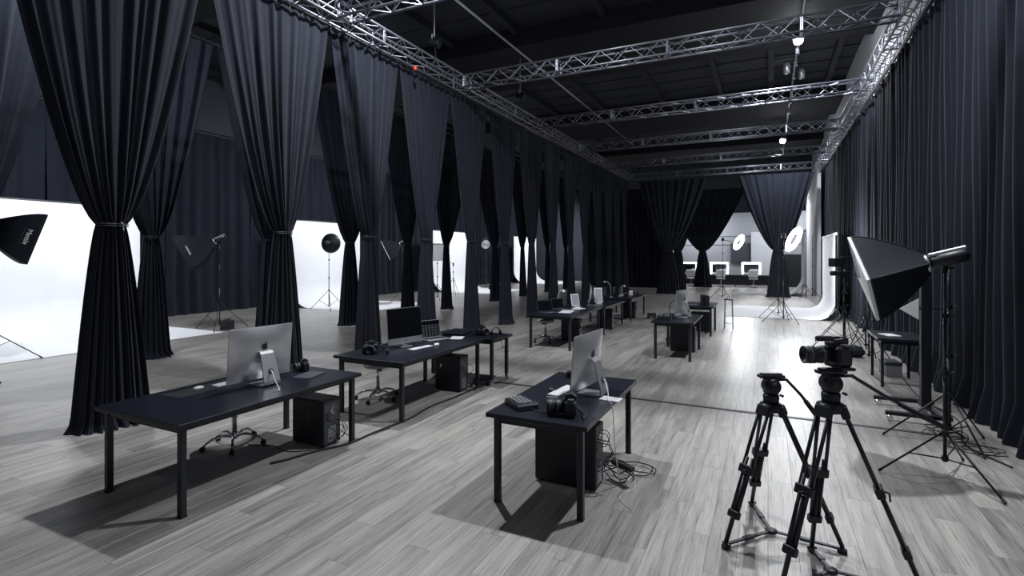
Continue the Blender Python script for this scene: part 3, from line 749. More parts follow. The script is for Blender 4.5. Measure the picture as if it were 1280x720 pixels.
def photo_display(label,loc,rz,w_=.26,h_=.30):
    t=thing('tilted_display',label,'screen',loc,rz,'small tilted displays')
    M=Matrix.Translation((0,0,.03))@Matrix.Rotation(R(-12),4,'Y')
    MB().rbox(-.012,0,-w_/2,w_/2,0,h_,.004,M).ob('frame',M_white,t); MB().box(0,.001,-w_/2+.02,w_/2-.02,.02,h_-.02,M).ob('picture',M_paperpic,t)
    MB().rbox(-.09,.06,-w_*.3,w_*.3,0,.010,.003).tube([(-.06,0,.01),(-.06,0,.18)],.010,6).ob('foot',M_white,t)
photo_display('white framed display with pictures on the third desk of the left row',(-4.32,12.5,TOPZ),R(-30))
photo_display('tall white display tilted forward on the fourth table of the left row',(-4.05,13.55,TOPZ),R(-60),.22,.40)
def desk_lamp(label,loc,rz,m=M_white,h=.42,group='small desk lamps'):
    t=thing('desk_lamp',label,'lamp',loc,rz,group)
    MB().lathe([(.06,0),(.065,.008),(.05,.018),(.012,.022)],18).ob('base',m,t,True)
    MB().tube([(0,0,.015),(0,0,h*.45),(.03,0,h*.75),(.10,0,h*.95),(.18,0,h)],.008,8).ob('gooseneck',m,t,True)
    MB().lathe([(.012,0),(.03,.02),(.035,.07)],14,axisM((.17,0,h),(.6,0,-.8))).ob('lamp_shade',m,t,True)
desk_lamp('white curved lamp at the back edge of the third left desk',(-4.66,12.1,TOPZ),R(-20),M_white,.45)
desk_lamp('white curved lamp at the near end of the farthest left table',(-4.35,15.85,TOPZ),R(200),M_silver,.50)
desk_lamp('silver arm lamp in the middle of the farthest left table',(-4.2,16.35,TOPZ),R(-30),M_silver,.36)
desk_lamp('white arm lamp farther back on the farthest left table',(-4.25,16.8,TOPZ),R(-50),M_white,.34)
desk_lamp('black gooseneck lamp on the small middle desk left of the computer',(-1.86,11.3,TOPZ),R(20),M_plast,.38)
t=thing('stacked_boxes','small white two-tier box at the far end of the farthest left table','box',(-4.0,17.0,TOPZ),.2)
MB().rbox(-.06,.06,-.08,.08,0,.06,.006).ob('lower_tier',M_white,t); MB().rbox(-.06,.06,-.08,.08,.075,.14,.006).ob('upper_tier',M_white,t); MB().box(-.05,.05,-.07,.07,.06,.075).ob('gap_piece',M_plast,t)
camera_body('small black camera on the fourth table of the left row',(-4.2,14.3,TOPZ),R(300),.07,1.0,strap=False)
t=thing('accessory_tray','black tray of small bottles on the small middle desk','tray',(-1.87,10.82,TOPZ),R(5))
MB().box(-.13,.13,-.16,.16,0,.008).box(-.13,.13,-.16,-.152,0,.08).box(-.13,.13,.152,.16,0,.08).box(-.13,-.122,-.16,.16,0,.08).box(.122,.13,-.16,.16,0,.08).ob('tray',M_plast,t)
bt=MB().lathe([(.028,.008),(.03,.02),(.03,.09),(.014,.105),(.014,.13)],14).mesh('bottle',M_plast2,True)
for i,(px,py) in enumerate(((-.07,-.09),(.06,-.08),(-.06,.03),(.07,.06),(0,.1))): 
    b_=inst('bottle',bt,None,(-1.87+px,10.82+py,TOPZ),None); tag(b_,['bottle at the near left of the black tray on the middle desk','bottle at the near right of the black tray on the middle desk','bottle in the centre left of the black tray on the middle desk','bottle at the right of the black tray on the middle desk','bottle at the back of the black tray on the middle desk'][i],'bottle','bottles in the black tray')
t=thing('desk_speaker','black boxy speaker on the small desk behind the middle one','speaker',(-1.52,14.6,TOPZ),R(200))
MB().rbox(-.07,.07,-.08,.08,0,.26,.01).ob('cabinet',M_plast,t); MB().lathe([(.05,0),(.045,.006),(.02,-.004)],18,axisM((.071,0,.09),(1,0,0))).lathe([(.025,0),(.02,.004)],14,axisM((.071,0,.19),(1,0,0))).ob('driver',M_plast2,t)
t=thing('desk_speaker','second black speaker right beside the boxy one on the rear small desk','speaker',(-1.40,14.35,TOPZ),R(200))
MB().rbox(-.03,.03,-.07,.07,0,.26,.01).ob('cabinet',M_plast,t); MB().box(.03,.033,-.06,.06,.02,.24).ob('grille',M_plast2,t)
slab('closed_laptop','closed dark laptop on the small desk behind the middle one','laptop',(-1.75,14.25,TOPZ),R(8),.13,.18,.02,M_plast2)

# ---------------------------------------------------------------- cables
def cable(label,pts,r=.006,m=M_rubber,cat='cable',name='floor_cable',group=None):
    P=[Vector(p) for p in pts]; S=[]
    for i in range(len(P)-1):
        p0=P[max(i-1,0)];p1=P[i];p2=P[i+1];p3=P[min(i+2,len(P)-1)]
        for k in range(6):
            t=k/6; S.append(.5*((2*p1)+(-p0+p2)*t+(2*p0-5*p1+4*p2-p3)*t*t+(-p0+3*p1-3*p2+p3)*t**3))
    S.append(P[-1])
    for s in S: s.z=max(s.z,r)
    o=MB().tube(S,r,6).ob(name,m,None,True); tag(o,label,cat,group); return o
cable('thick black cable running along the floor in front of the left desks',[(-4.35,3.55,.012),(-4.27,3.75,.012),(-4.20,4.0,.012),(-4.06,4.3,.012),(-4.05,4.7,.012),(-4.0,5.3,.012),(-4.06,5.8,.012),(-4.02,6.4,.012),(-4.0,7.0,.012),(-3.85,7.45,.012)],.012)
cable('thin black cable curling beside the tower of the front-left desk',[(-4.18,4.2,.1),(-4.3,3.98,.01),(-4.5,3.85,.01),(-4.75,3.9,.01),(-5.0,3.8,.01)],.005)
cable('thin black cable between the tower and leg of the front-left desk',[(-4.18,4.3,.14),(-4.1,4.45,.01),(-4.05,4.6,.01),(-3.98,4.9,.01)],.005)
cable('black cable looping under the edge of the wheeled table',[(-3.78,7.3,.72),(-3.74,7.32,.64),(-3.76,7.36,.58),(-3.74,7.42,.62),(-3.78,7.46,.72)],.005)
def coil(label,c,R1,turns,seed,r=.005,zlim=.12,group='coiled cables'):
    rnd=random.Random(seed); pts=[]
    for k in range(int(turns*10)):
        a=TAU*k/10; rr=R1*(1+.35*math.sin(k*.73+seed)); pts.append((c[0]+rr*math.cos(a)+.03*math.sin(k*.31),c[1]+rr*.7*math.sin(a)+.03*math.cos(k*.37),c[2]+.01+abs(math.sin(k*.41))*zlim))
    return cable(label,pts,r,group=group)
coil('tangle of black cables between tower and leg of the front-right desk',(-1.22,4.72,0),.13,4,3,zlim=.14)
coil('loop of black cable on the floor behind the front-right desk leg',(-1.10,4.95,0),.17,2,5,zlim=.02)
coil('tangle of cables on the floor behind the tower of the second left desk',(-3.98,6.85,0),.08,3,7,zlim=.12)
cable('thin white cable trailing from the front-right desk to the floor',[(-1.15,4.9,.005),(-1.05,4.6,.005),(-1.12,4.35,.005),(-1.0,4.2,.005)],.003,M_white)
coil('black cable heap at the foot of the right-hand light stands',(1.80,7.35,0),.16,4,9,zlim=.10)
coil('loops of cable lying on the floor beside the cart base',(1.95,7.0,0),.20,3,11,zlim=.02)
coil('cable heap on the floor beneath the right side table',(1.85,10.9,0),.13,3,13,zlim=.08)
coil('cable tangle by the far legs of the third left desk',(-3.95,12.6,0),.10,3,15,zlim=.1)
cable('black cable across the floor in front of the near right drapes',[(2.1,6.6,.01),(1.9,7.2,.01),(2.1,8.2,.01),(1.95,9.2,.01),(2.0,10.6,.01)],.008)
t=thing('power_strip','black power strip in the cable tangle behind the front-right desk','power strip',(-1.17,4.66,.135),R(60)); MB().rbox(-.03,.03,-.12,.12,0,.035,.005).ob('case',M_plast,t); MB().tube([(0,.0,-.0),(0,.0,-.0),(0,-.05,-.13)],.006,6).ob('cord',M_rubber,t)
for k in range(3): MB().lathe([(.018,.035),(.018,.038)],12,Matrix.Translation((0,-.07+k*.07,0))).ob('socket',M_plast2,t)
t=thing('wheeled_dolly','small low dolly on wheels beside the tower of the second left desk','dolly',(-4.06,7.3,0),R(10))
MB().rbox(-.14,.14,-.16,.16,.07,.10,.005).box(.10,.12,-.01,.01,.10,.26).ob('platform',M_plast,t)
for sx in(-1,1):
    for sy in(-1,1): MB().lathe([(.03,-.012),(.034,0),(.03,.012)],12,axisM((sx*.1,sy*.12,.034),(0,1,0))).tube([(sx*.1,sy*.12,.03),(sx*.1,sy*.12,.075)],.008,6).ob('caster',M_rubber,t)
t=thing('wheeled_dolly','small low dolly on wheels beside the far end of the farthest left table','dolly',(-3.38,17.2,0),R(10))
MB().rbox(-.14,.14,-.16,.16,.07,.16,.005).ob('platform',M_plast,t)
for sx in(-1,1):
    for sy in(-1,1): MB().lathe([(.03,-.012),(.034,0),(.03,.012)],12,axisM((sx*.1,sy*.12,.034),(0,1,0))).tube([(sx*.1,sy*.12,.03),(sx*.1,sy*.12,.075)],.008,6).ob('caster',M_rubber,t)
slab('small_bag','small dark bag on the floor left of the small middle desk','bag',(-2.0,12.4,0),R(20),.10,.14,.18,M_fab,.05)

# ================================================================ TRIPODS
def video_tripod(label,loc,h,Rf,angs,handle,rz=0):
    """h: height of the head plate; angs: foot directions"""
    t=thing('video_tripod',label,'tripod',loc,rz,'video tripods in the right foreground')
    hc=h-.24     # crown height
    MB().lathe([(.03,hc-.05),(.075,hc-.035),(.085,hc),(.07,hc+.02),(.05,hc+.025)],20).ob('crown',M_black,t,True)
    hd=MB().lathe([(.052,hc+.02),(.055,hc+.08),(.05,hc+.085)],20).ob('head_base',M_plast,t,True)
    MB().lathe([(.05,-.05),(.056,-.04),(.056,.04),(.05,.05)],20,axisM((0,0,hc+.145),(.44,-.9,0))).lathe([(.035,.05),(.035,.062)],16,axisM((0,0,hc+.145),(.44,-.9,0))).ob('fluid_drum',M_plast,t,True)
    MB().rbox(-.045,.045,-.04,.04,hc+.085,hc+.21,.012,Matrix.Rotation(R(26),4,'Z')).ob('head_body',M_plast,t)
    pl=MB().rbox(-.09,.09,-.032,.032,h-.034,h-.012,.004,Matrix.Rotation(R(26),4,'Z')).rbox(-.075,.075,-.022,.022,h-.012,h,.003,Matrix.Rotation(R(26),4,'Z')).ob('plate',M_black,t)
    MB().lathe([(.008,0),(.010,.03)],10,axisM((.06,-.06,hc+.1),(.44,-.9,0))).ob('lock_knob',M_black,t)
    MB().tube([(.03,.01,h-.05)]+[tuple(p) for p in handle],.0115,8).ob('pan_handle',M_black,t,True)
    a_,b_=Vector(handle[-2]),Vector(handle[-1]); MB().tube([a_+(b_-a_)*.25,b_],.017,10).ob('handle_grip',M_rubber,t,True)
    R0=Rf
    for A in angs:
        Rf=R0
        if isinstance(A,tuple): A,Rf=A
        d=Vector((math.cos(R(A)),math.sin(R(A)),0)); sd=Vector((-d.y,d.x,0))
        top=d*.065+Vector((0,0,hc-.01)); ft=d*Rf+Vector((0,0,.045)); ax=(ft-top)
        m1=top+ax*.47; m2=top+ax*.80
        lg=MB()
        for s in (-1,1): lg.tube([top+sd*.038*s,m1+sd*.038*s],.0115,8)
        l=lg.ob('leg',M_black,t,True)
        low=MB()
        for s in (-1,1): low.tube([m1-ax*.09+sd*.024*s,m2+sd*.024*s],.0125,8)
        low.ob('middle_section',M_black,l,True)
        MB().tube([m2-ax*.30,ft],.015,8).ob('lower_section',M_black,l,True)
        def brk(p,w1,w2,hh,nm):
            M=axisM(p,ax,tuple(sd)); MB().rbox(-w2,w2,-w1,w1,-hh,hh,.006,Matrix(M)).ob(nm,M_plast,l)
        # local X of axisM = up x d ; up=sd -> y axis lies along sd
        brk(top+ax*.02,.052,.024,.035,'hinge'); brk(m1,.056,.024,.030,'leg_clamp'); brk(m2,.042,.022,.026,'leg_clamp')
        MB().tube([m1+d*.015+sd*.02,m1+d*.05,m1+d*.055-Vector((0,0,.05))],.006,6).ob('clamp_lever',M_plast,l,True)
        MB().rbox(-.03,.03,-.022,.022,0,.03,.008,Matrix.Translation(d*Rf)@Matrix.Rotation(R(A),4,'Z')).ob('rubber_foot',M_rubber,l)
        MB().tube([ft,d*Rf+Vector((0,0,.02))],.014,8).tube([d*Rf+Vector((0,0,.03))+sd*.03,d*Rf+Vector((0,0,.03))-sd*.03],.009,8).ob('foot_joint',M_black,l)
        MB().rbox(0.03,Rf-.02,-.014,.014,.022,.034,.003,Matrix.Rotation(R(A),4,'Z')).rbox(Rf*.42,Rf*.62,-.02,.02,.018,.038,.004,Matrix.Rotation(R(A),4,'Z')).ob('spreader_arm',M_black,t)
    MB().lathe([(.035,.015),(.04,.02),(.04,.036),(.03,.042)],16).ob('spreader_hub',M_plast,t,True)
    return t
video_tripod('black video tripod with an empty head plate, left of the one carrying the camera',(.02,4.27,0),1.18,.44,(230,353,108),[(.10,.06,1.13),(.20,.12,1.01),(.31,.16,.85)])
video_tripod('black video tripod in the right foreground carrying the camera',(.36,3.90,0),1.32,.47,(232,356,(110,.26)),[(.12,.06,1.27),(.30,.12,1.15),(.64,.20,.96)])
c=camera_body('black video camera with long lens on the foreground tripod',(.40,3.92,1.32),PI+R(24),.17,1.28,strap=False)
MB().tube([(-.06,0,.14),(-.06,0,.165),(.0,0,.175),(.09,.0,.17),(.13,.0,.16)],.008,8).ob('top_handle',M_plast,c,True)
MB().rbox(-.05,.07,-.03,.03,.125,.15,.006).ob('accessory_mount',M_plast,c)
MB().lathe([(.016,0),(.018,.02),(.018,.09),(.014,.1)],12,axisM((.06,.045,.175),(1,0,0))).ob('microphone',M_rubber,c,True)
MB().rbox(-.055,.03,-.10,.10,-.02,.0,.004).ob('base_plate',M_black,c); c.location.z=1.34

def light_stand_parts(t,h,Rf,angs,apex=.5,braces=True,r=.013):
    MB().tube([(0,0,.12),(0,0,h*.5)],r*1.15,10).ob('lower_pole',M_black,t,True)
    MB().tube([(0,0,h*.48),(0,0,h*.78)],r*.9,10).ob('middle_pole',M_black,t,True)
    MB().tube([(0,0,h*.76),(0,0,h)],r*.7,10).ob('upper_pole',M_black,t,True)
    for z in (h*.5,h*.78):
        MB().lathe([(r*1.9,z-.03),(r*1.9,z+.02)],12).tube([(0,0,z),(.05,-.02,z)],.007,6).lathe([(.014,-.006),(.014,.006)],8,axisM((.055,-.022,z),(.9,-.4,0))).ob('lock_collar',M_plast,t)
    MB().lathe([(r*2.1,apex-.025),(r*2.1,apex+.02)],12).ob('leg_collar',M_plast,t); MB().lathe([(r*2,.13),(r*2,.17)],12).ob('brace_collar',M_plast,t)
    for A in angs:
        Rr=Rf
        if isinstance(A,tuple): A,Rr=A
        d=Vector((math.cos(R(A)),math.sin(R(A)),0)); p=d*.03+Vector((0,0,apex)); q=d*Rr+Vector((0,0,.012))
        l=MB().tube([p,q],.0095,8).ob('leg',M_black,t,True); MB().tube([p+(q-p)*.95,q],.013,8).ob('foot_tip',M_rubber,l)
        if braces: m_=p+(q-p)*.52; MB().tube([d*.028+Vector((0,0,.15)),m_],.007,6).ob('brace',M_black,t,True)
def light_stand(label,loc,h,Rf,angs=(200,310,70),apex=.5,r=.013,group='light stands'):
    t=thing('light_stand',label,'stand',loc,0,group); light_stand_parts(t,h,Rf,angs,apex,r=r); return t

def softbox(name,label,loc,head_z,n,S=.57,depth_=.60,rot=45,angs=(190,300,70),Rf=.58,apex=.4,lettering=None,scale=1.0,pole=True,head_len=.34,flare=0,strip=None):
    """stand at loc; n: direction the softbox faces"""
    t=thing(name,label,'softbox',loc,0,'softboxes on stands')
    light_stand_parts(t,head_z-.10,Rf,angs,apex,r=.014)
    n=Vector(n).normalized(); M=axisM(Vector((0,0,head_z))+n*.14,n)@Matrix.Rotation(R(rot),4,'Z')
    # lamp head behind
    hd=MB().lathe([(.045,-head_len+.02),(.06,-head_len+.05),(.062,-.10),(.05,-.08),(.05,-.02)],20,M).ob('lamp_head',M_plast,t,True)
    MB().rbox(-.022,.022,-.085,-.05,-head_len+.02,-.03,.006,M@Matrix.Rotation(R(-rot),4,'Z')@Matrix.Rotation(PI,4,'Z')).ob('handle',M_silver,hd)
    MB().tube([(0,0,head_z-.13),(0,0,head_z-.05)],.02,8).lathe([(.012,0),(.012,.05)],8,axisM((.02,0,head_z-.08),(1,0,0))).ob('bracket',M_black,t)
    MB().torus(.078,.010,24,6,M,1.6).ob('speed_ring',M_silver,t,True)
    o=S/2; i_=.075; D=depth_
    def pt(a,f,cor):  # f 0..1 along depth, a -1..1 across the side
        s=i_+(o-i_)*math.sin(f*PI/2)**.95
        return s
    for k in range(4):
        Mk=M@Matrix.Rotation(PI/2*k,4,'Z'); mb=MB(); nf,na=10,8
        for j in range(nf+1):
            f=j/nf; s=i_+(o-i_)*(1-(1-f)**1.35)
            for q in range(na+1):
                a=-1+2*q/na; sag=.02*math.sin(PI*f)*(1-a*a)
                mb.v.append(Mk@Vector((s-sag,a*s,f*D)))
        mb.f=[(j*(na+1)+q,j*(na+1)+q+1,(j+1)*(na+1)+q+1,(j+1)*(na+1)+q) for j in range(nf) for q in range(na)]
        sd=mb.ob('side_panel',M_fab,t,True)
        MB().tube([Mk@Vector(((i_+(o-i_)*(1-(1-f)**1.35)),(i_+(o-i_)*(1-(1-f)**1.35)),f*D)) for f in [x/8 for x in range(9)]],.006,6).ob('seam_rod',M_rubber,t,True)
        if strip is not None and k==strip:
            f=.80; s_=i_+(o-i_)*(1-(1-f)**1.35); MB().box(s_-.004,s_+.006,-.13,.13,f*D-.02,f*D+.02,Mk).ob('label_strip',M_key,t)
        if lettering and k==lettering[1]:
            cu=bpy.data.curves.new('lettering','FONT'); cu.body=lettering[0]; cu.size=lettering[2]; cu.align_x='CENTER'; cu.extrude=.001; cu.materials.append(M_led)
            tmp=bpy.data.objects.new('lettering',cu); COL.objects.link(tmp); dg=bpy.context.evaluated_depsgraph_get(); lme=bpy.data.meshes.new_from_object(tmp.evaluated_get(dg)); bpy.data.objects.remove(tmp); lo=bpy.data.objects.new('lettering',lme); COL.objects.link(lo); lo.parent=t
            f=.80; s=i_+(o-i_)*(1-(1-f)**1.35); f2=.92; s2=i_+(o-i_)*(1-(1-f2)**1.35)
            p=Vector((s+.004,0,f*D)); tz=Vector((s2-s,0,(f2-f)*D)).normalized()   # towards rim
            tx=Vector((0,lettering[3],0)); nn=Vector((tz.z,0,-tz.x)); ty=nn.cross(tx) 
            LM=Matrix((tx,ty,nn)).transposed().to_4x4(); LM.translation=p
            lo.matrix_local=Mk@LM
            cu2=MB().box(-.16,.16,-.050,-.042,0,.001,Mk@LM).ob('lettering_line',M_plast2,t)
    # rim lip and diffuser
    e=o+.003
    MB().tube([M@Vector(p) for p in ((e,e,D),(-e,e,D),(-e,-e,D),(e,-e,D),(e,e,D))],.007,6).ob('rim',M_rubber,t)
    mb=MB(); na=8; 
    for j in range(na+1):
        for q in range(na+1):
            a,b=-1+2*q/na,-1+2*j/na; mb.v.append(M@Vector((a*(o-.002),b*(o-.002),D+.012+flare*(1-a*a)*(1-b*b))))
    mb.f=[(j*(na+1)+q,j*(na+1)+q+1,(j+1)*(na+1)+q+1,(j+1)*(na+1)+q) for j in range(na) for q in range(na)]
    mb.ob('diffuser',M_diff,t,True)
    lip=MB()
    c4=[(o,o),(-o,o),(-o,-o),(o,-o)]
    for k in range(4):
        p,q=c4[k],c4[(k+1)%4]; lip.add([M@Vector((*p,D-.0)),M@Vector((*q,D-.0)),M@Vector((q[0]*1.01,q[1]*1.01,D+.035)),M@Vector((p[0]*1.01,p[1]*1.01,D+.035))],[(0,1,2,3)])
    lip.ob('front_lip',M_diff if flare else M_fab,t)
    return t
RV=Vector((CA,SA,0)); FV=Vector((-SA,CA,0))
n1=(-RV*.80+FV*.44+Vector((0,0,-.27)))
softbox('softbox_light','large black softbox with pale rim on a stand in the right foreground',(1.48,6.15,0),2.0,n1,.60,.50,45,angs=((200,.58),(296,.60),(62,.55)),apex=.385,flare=.02)
# rear-left softboxes
n2=(-RV*.75-FV*.22+Vector((0,0,-.38)))
softbox('softbox_light','black softbox tilted down on a thin stand between the first two white backdrops',(-13.6,9.45,0),2.48,n2,.95,.72,0,angs=(195,315,75),Rf=.75,apex=.72,strip=0)
n3=(RV*.60+FV*.66+Vector((0,0,-.28)))
softbox('softbox_light','black softbox with white lettering at the left edge before the first backdrop',(-13.35,4.35,0),2.62,n3,1.0,.75,0,angs=((62,1.0),(180,.9),(300,.9)),apex=.8,lettering=('Mettle',2,.115,1))
n4=(RV*.35+FV*.5+Vector((0,0,-.35)))
softbox('softbox_light','black softbox half hidden behind the fourth front drape',(-13.5,17.4,0),2.55,(-RV*.8-FV*.25+Vector((0,0,-.4))),.85,.6,0,angs=(195,315,75),Rf=.6,apex=.7)
softbox('softbox_light','softbox with pale face seen between drapes before the third backdrop',(-13.5,19.9,0),2.25,(.6,-.5,-.1),.75,.45,0,angs=(195,315,75),Rf=.6,apex=.7)
t=thing('power_pack','black power pack standing at the foot of the tilted softbox','power pack',(-13.35,9.5,0),.4); MB().rbox(-.11,.11,-.16,.16,0,.25,.01).ob('case',M_plast,t); MB().tube([(0,-.12,.25),(0,-.12,.29),(0,.12,.29),(0,.12,.25)],.01,6).ob('handle',M_rubber,t)
t=thing('power_pack','black power pack by the round dish lamp stand','power pack',(-14.2,14.95,0),.4); MB().rbox(-.11,.11,-.16,.16,0,.25,.01).ob('case',M_plast,t); MB().tube([(0,-.12,.25),(0,-.12,.29),(0,.12,.29),(0,.12,.25)],.01,6).ob('handle',M_rubber,t)
t=thing('power_pack','small black power pack at the foot of the far left lamp stand','power pack',(-14.9,27.6,0),.4); MB().rbox(-.11,.11,-.16,.16,0,.25,.01).ob('case',M_plast,t)
# beauty dish
t=thing('dish_light','round black dish lamp on a stand before the second white backdrop','lamp',(-14.75,14.6,0),0)
light_stand_parts(t,2.4,.72,(200,320,80),.72)
M=axisM((0,0,2.5),(-.35,.85,-.05))
MB().lathe([(.05,-.02),(.10,.0),(.30,.10),(.37,.17),(.375,.18),(.365,.18),(.28,.115)],32,M).ob('dish',M_plast,t,True)
MB().lathe([(.05,-.28),(.06,-.26),(.06,-.02)],16,M).ob('lamp_head',M_plast2,t,True)
# far left lamp on stand, phone tripod
t=thing('lamp_on_stand','small bright-faced lamp on a stand in the farthest visible left bay','lamp',(-15.2,27.5,0),0)
light_stand_parts(t,2.6,.7,(200,320,80),.7)
M=axisM((0,0,2.7),(.5,-.8,-.2)); MB().lathe([(.07,-.25),(.09,-.2),(.10,0),(.26,.12),(.25,.12),(.1,.03)],20,M).ob('reflector',M_silver,t,True); MB().rbox(-.14,.14,-.1,.3,-.35,-.25,.02,M).ob('lamp_head',M_plast,t)
t=thing('phone_tripod','slim tripod holding a phone before the third white backdrop','tripod',(-14.1,22.2,0),0)
light_stand_parts(t,1.55,.4,(200,320,80),.9,False,.012); MB().rbox(-.04,.04,-.01,.01,1.5,1.66,.004).ob('phone',M_plast,t); MB().tube([(0,0,1.62),(-.3,0,1.72)],.01,6).ob('arm',M_black,t)

# ---------------------------------------------------------------- right side equipment
light_stand('tall thin black stand behind the large softbox stand',(1.78,7.25,0),1.9,.6,((187,.62),(35,.45),(290,.5)),.52,.016)
t=thing('monitor_cart','black wheeled cart with a thick upright column behind the softbox','cart',(1.80,8.3,0))
MB().rbox(-.05,.05,-.06,.06,.10,1.75,.004).ob('column',M_black,t)
MB().rbox(-.054,-.050,-.045,.045,.12,1.7,.001).ob('column_trim',M_plast2,t)
MB().rbox(-.5,.16,-.48,-.42,.075,.125,.006).ob('base_rail',M_black,t); MB().rbox(-.5,.16,.30,.36,.075,.125,.006).ob('base_rail',M_black,t); MB().rbox(-.03,.03,-.48,.36,.08,.12,.006).ob('base_crossbar',M_black,t)
for x in (-.45,.12):
    for y in (-.45,.33): MB().lathe([(.028,-.014),(.033,-.01),(.033,.01),(.028,.014)],14,axisM((x,y,.034),(0,1,0))).tube([(x,y,.03),(x,y,.08)],.01,6).ob('caster',M_chrome,t)
MB().rbox(-.12,.05,-.03,.03,1.35,1.38,.004).tube([(.05,0,1.36),(.2,.02,1.36)],.008,6).ob('cable_hook',M_black,t)
desk('small black side table behind the cart by the right drapes',1.52,2.16,9.75,10.75,name='side_table',group='black side tables',h=.76,lw=.04)
slab('open_book','open white booklet lying on the small right side table','book',(1.75,10.2,.76),R(20),.10,.14,.008,M_white,.002)
t=thing('storage_case','pale grey storage case on the floor under the right side table','case',(1.88,10.9,0),.1); MB().rbox(-.12,.12,-.18,.18,0,.18,.01).ob('case_body',M_seat,t); MB().rbox(-.125,.125,-.185,.185,.18,.24,.01).ob('lid',M_plast2,t)
t=thing('white_reflector','small white triangular reflector behind the large softbox','reflector',(1.78,8.15,0),0)
MB().prism([(-.20,.0),(.0,-.13),(.0,.14)],-.004,.004,Matrix.Translation((-.08,0,1.36))@Matrix(((1,0,0,0),(0,0,1,0),(0,1,0,0),(0,0,0,1)))).ob('reflector_sheet',M_white,t)
def camera_on_stand(label,loc,h,rz,angs,kind):
    t=thing('camera_stand',label,'stand',loc,0,'camera stands by the right drapes')
    light_stand_parts(t,h,.62,angs,.72,r=.015)
    M=Matrix.Translation((0,0,h))@Matrix.Rotation(rz,4,'Z')
    MB().rbox(-.12,.12,-.05,.05,0,.03,.006,M).ob('head',M_plast,t)
    if kind==0:
        MB().rbox(-.32,-.08,-.11,.11,.02,.22,.01,M).ob('monitor',M_plast,t); MB().rbox(-.10,.20,-.05,.05,.20,.27,.012,M).ob('camera_body',M_plast,t); MB().tube([M@Vector((.1,0,.25)),M@Vector((.3,0,.3))],.012,6).ob('handle',M_black,t)
    else:
        MB().rbox(-.15,.10,-.06,.06,.03,.14,.01,M).lathe([(.05,0),(.055,.12),(.05,.13)],16,M@axisM((-.15,0,.09),(-1,0,0))).ob('camera_body',M_plast,t); MB().tube([M@Vector((.1,0,.1)),M@Vector((.34,0,.02))],.010,6).ob('handle',M_black,t)
camera_on_stand('stand with a black monitor and camera left of the large softbox',(1.60,14.3,0),1.75,R(26),(190,310,70),0)
camera_on_stand('shorter stand with a video camera before the white paper sweep',(1.50,13.6,0),1.55,R(26),(195,300,80),1)
light_stand('folded black stand leaning among the camera stands by the right drapes',(1.85,13.2,0),1.5,.35,(200,320,80),.75)
light_stand('low spread-legged stand in front of the camera stands on the right',(1.72,11.9,0),1.05,.55,(190,310,70),.6)
slab('equipment_bag','black equipment bag on the floor beneath the camera stands','bag',(1.55,12.5,0),R(12),.16,.20,.22,M_fab,.08)

# paper sweeps on the right
def sweep(label,x,y0,y1,xf,h,r=.7,hang=.0):
    t=thing('paper_backdrop',label,'backdrop',(x,(y0+y1)/2,0),0,'white paper sweeps on the right'); hw=(y1-y0)/2; L_=x-xf
    prof=[(0,h)]+[(-(r-r*math.cos(a)),r-r*math.sin(a)) for a in [PI/2*k/14 for k in range(15)]]+[(-L_,0)]
    mb=MB(); n=len(prof)
    for px,pz in prof: mb.v+=[(px,-hw,pz+.01),(px,hw,pz+.01)]
    k=2*n; mb.v+=[(a+.004,b,max(.003,c_-.006)) for a,b,c_ in mb.v]
    for p in range(n-1): mb.f+=[(2*p,2*p+1,2*p+3,2*p+2),(k+2*p,k+2*p+2,k+2*p+3,k+2*p+1)]
    mb.ob('paper_sweep',M_paper,t,False)
    MB().tube([(.03,-hw-.08,h+.0),(.03,hw+.08,h+.0)],.045,14).ob('paper_roll',M_white,t,True)
    for s in(-1,1):
        sp=MB().tube([(.06,s*(hw+.12),0),(.06,s*(hw+.12),h+.08)],.016,8)
        for a in (90*s,90*s+110,90*s-110): sp.tube([(.06,s*(hw+.12),.6),(.06+.3*math.cos(R(a)),s*(hw+.12)+.3*math.sin(R(a)),.012)],.010,6)
        sp.ob('support_stand',M_black,t)
sweep('nearer white paper sweep rolled out over the floor on the right',1.86,18.9,23.1,-1.3,2.70,.5)
sweep('farther white paper sweep behind the right far-end drape',1.62,29.6,32.3,-1.7,3.25,.9)

# ring lamps
def ring_lamp(label,loc,h,off,n,Rr=.30,angs=(200,310,75),Rf=.62):
    t=thing('ring_lamp',label,'lamp',loc,0,'lit ring lamps')
    light_stand_parts(t,h,Rf,angs,.62)
    c=Vector((off[0],off[1],h+off[2])); n=Vector(n).normalized(); M=axisM(c,n)
    MB().torus(Rr-.02,.115,40,10,M@Matrix.Translation((0,0,.0)),.28).ob('glowing_ring',M_ring,t,True)
    MB().torus(Rr,.095,40,10,M@Matrix.Translation((0,0,-.035)),.35).ob('ring_housing',M_plast,t,True)
    MB().tube([(0,0,h-.02),c-n*.06-Vector((0,0,.0))],.012,8).rbox(-.06,.06,-.06,.06,h-.06,h+.08,.01).ob('mount',M_black,t)
    area('ring_glow_light',c+n*.09,120,.7,n,170,parent=t)
nr=RV*.62+Vector((0,0,-.45))-FV*.80
ring_lamp('large lit ring lamp on a stand before the right far-end drape',(.42,17.9,0),2.62,(.28,.06,-.10),nr,.31)
ring_lamp('smaller lit ring lamp on a boom in front of the lit mirrors',(-1.87,25.9,0),2.75,(.68,.1,-.12),nr,.28)
light_stand('tall black stand close behind the large ring lamp',(.30,19.2,0),2.6,.6,(200,310,75),.6)
light_stand('black stand between the far paper sweep and the white side wall',(1.85,28.0,0),3.0,.6,(200,310,75),.5)
light_stand('black stand in front of the tied drape before the mirrors',(-3.3,32.0,0),1.1,.5,(200,310,75),.6)
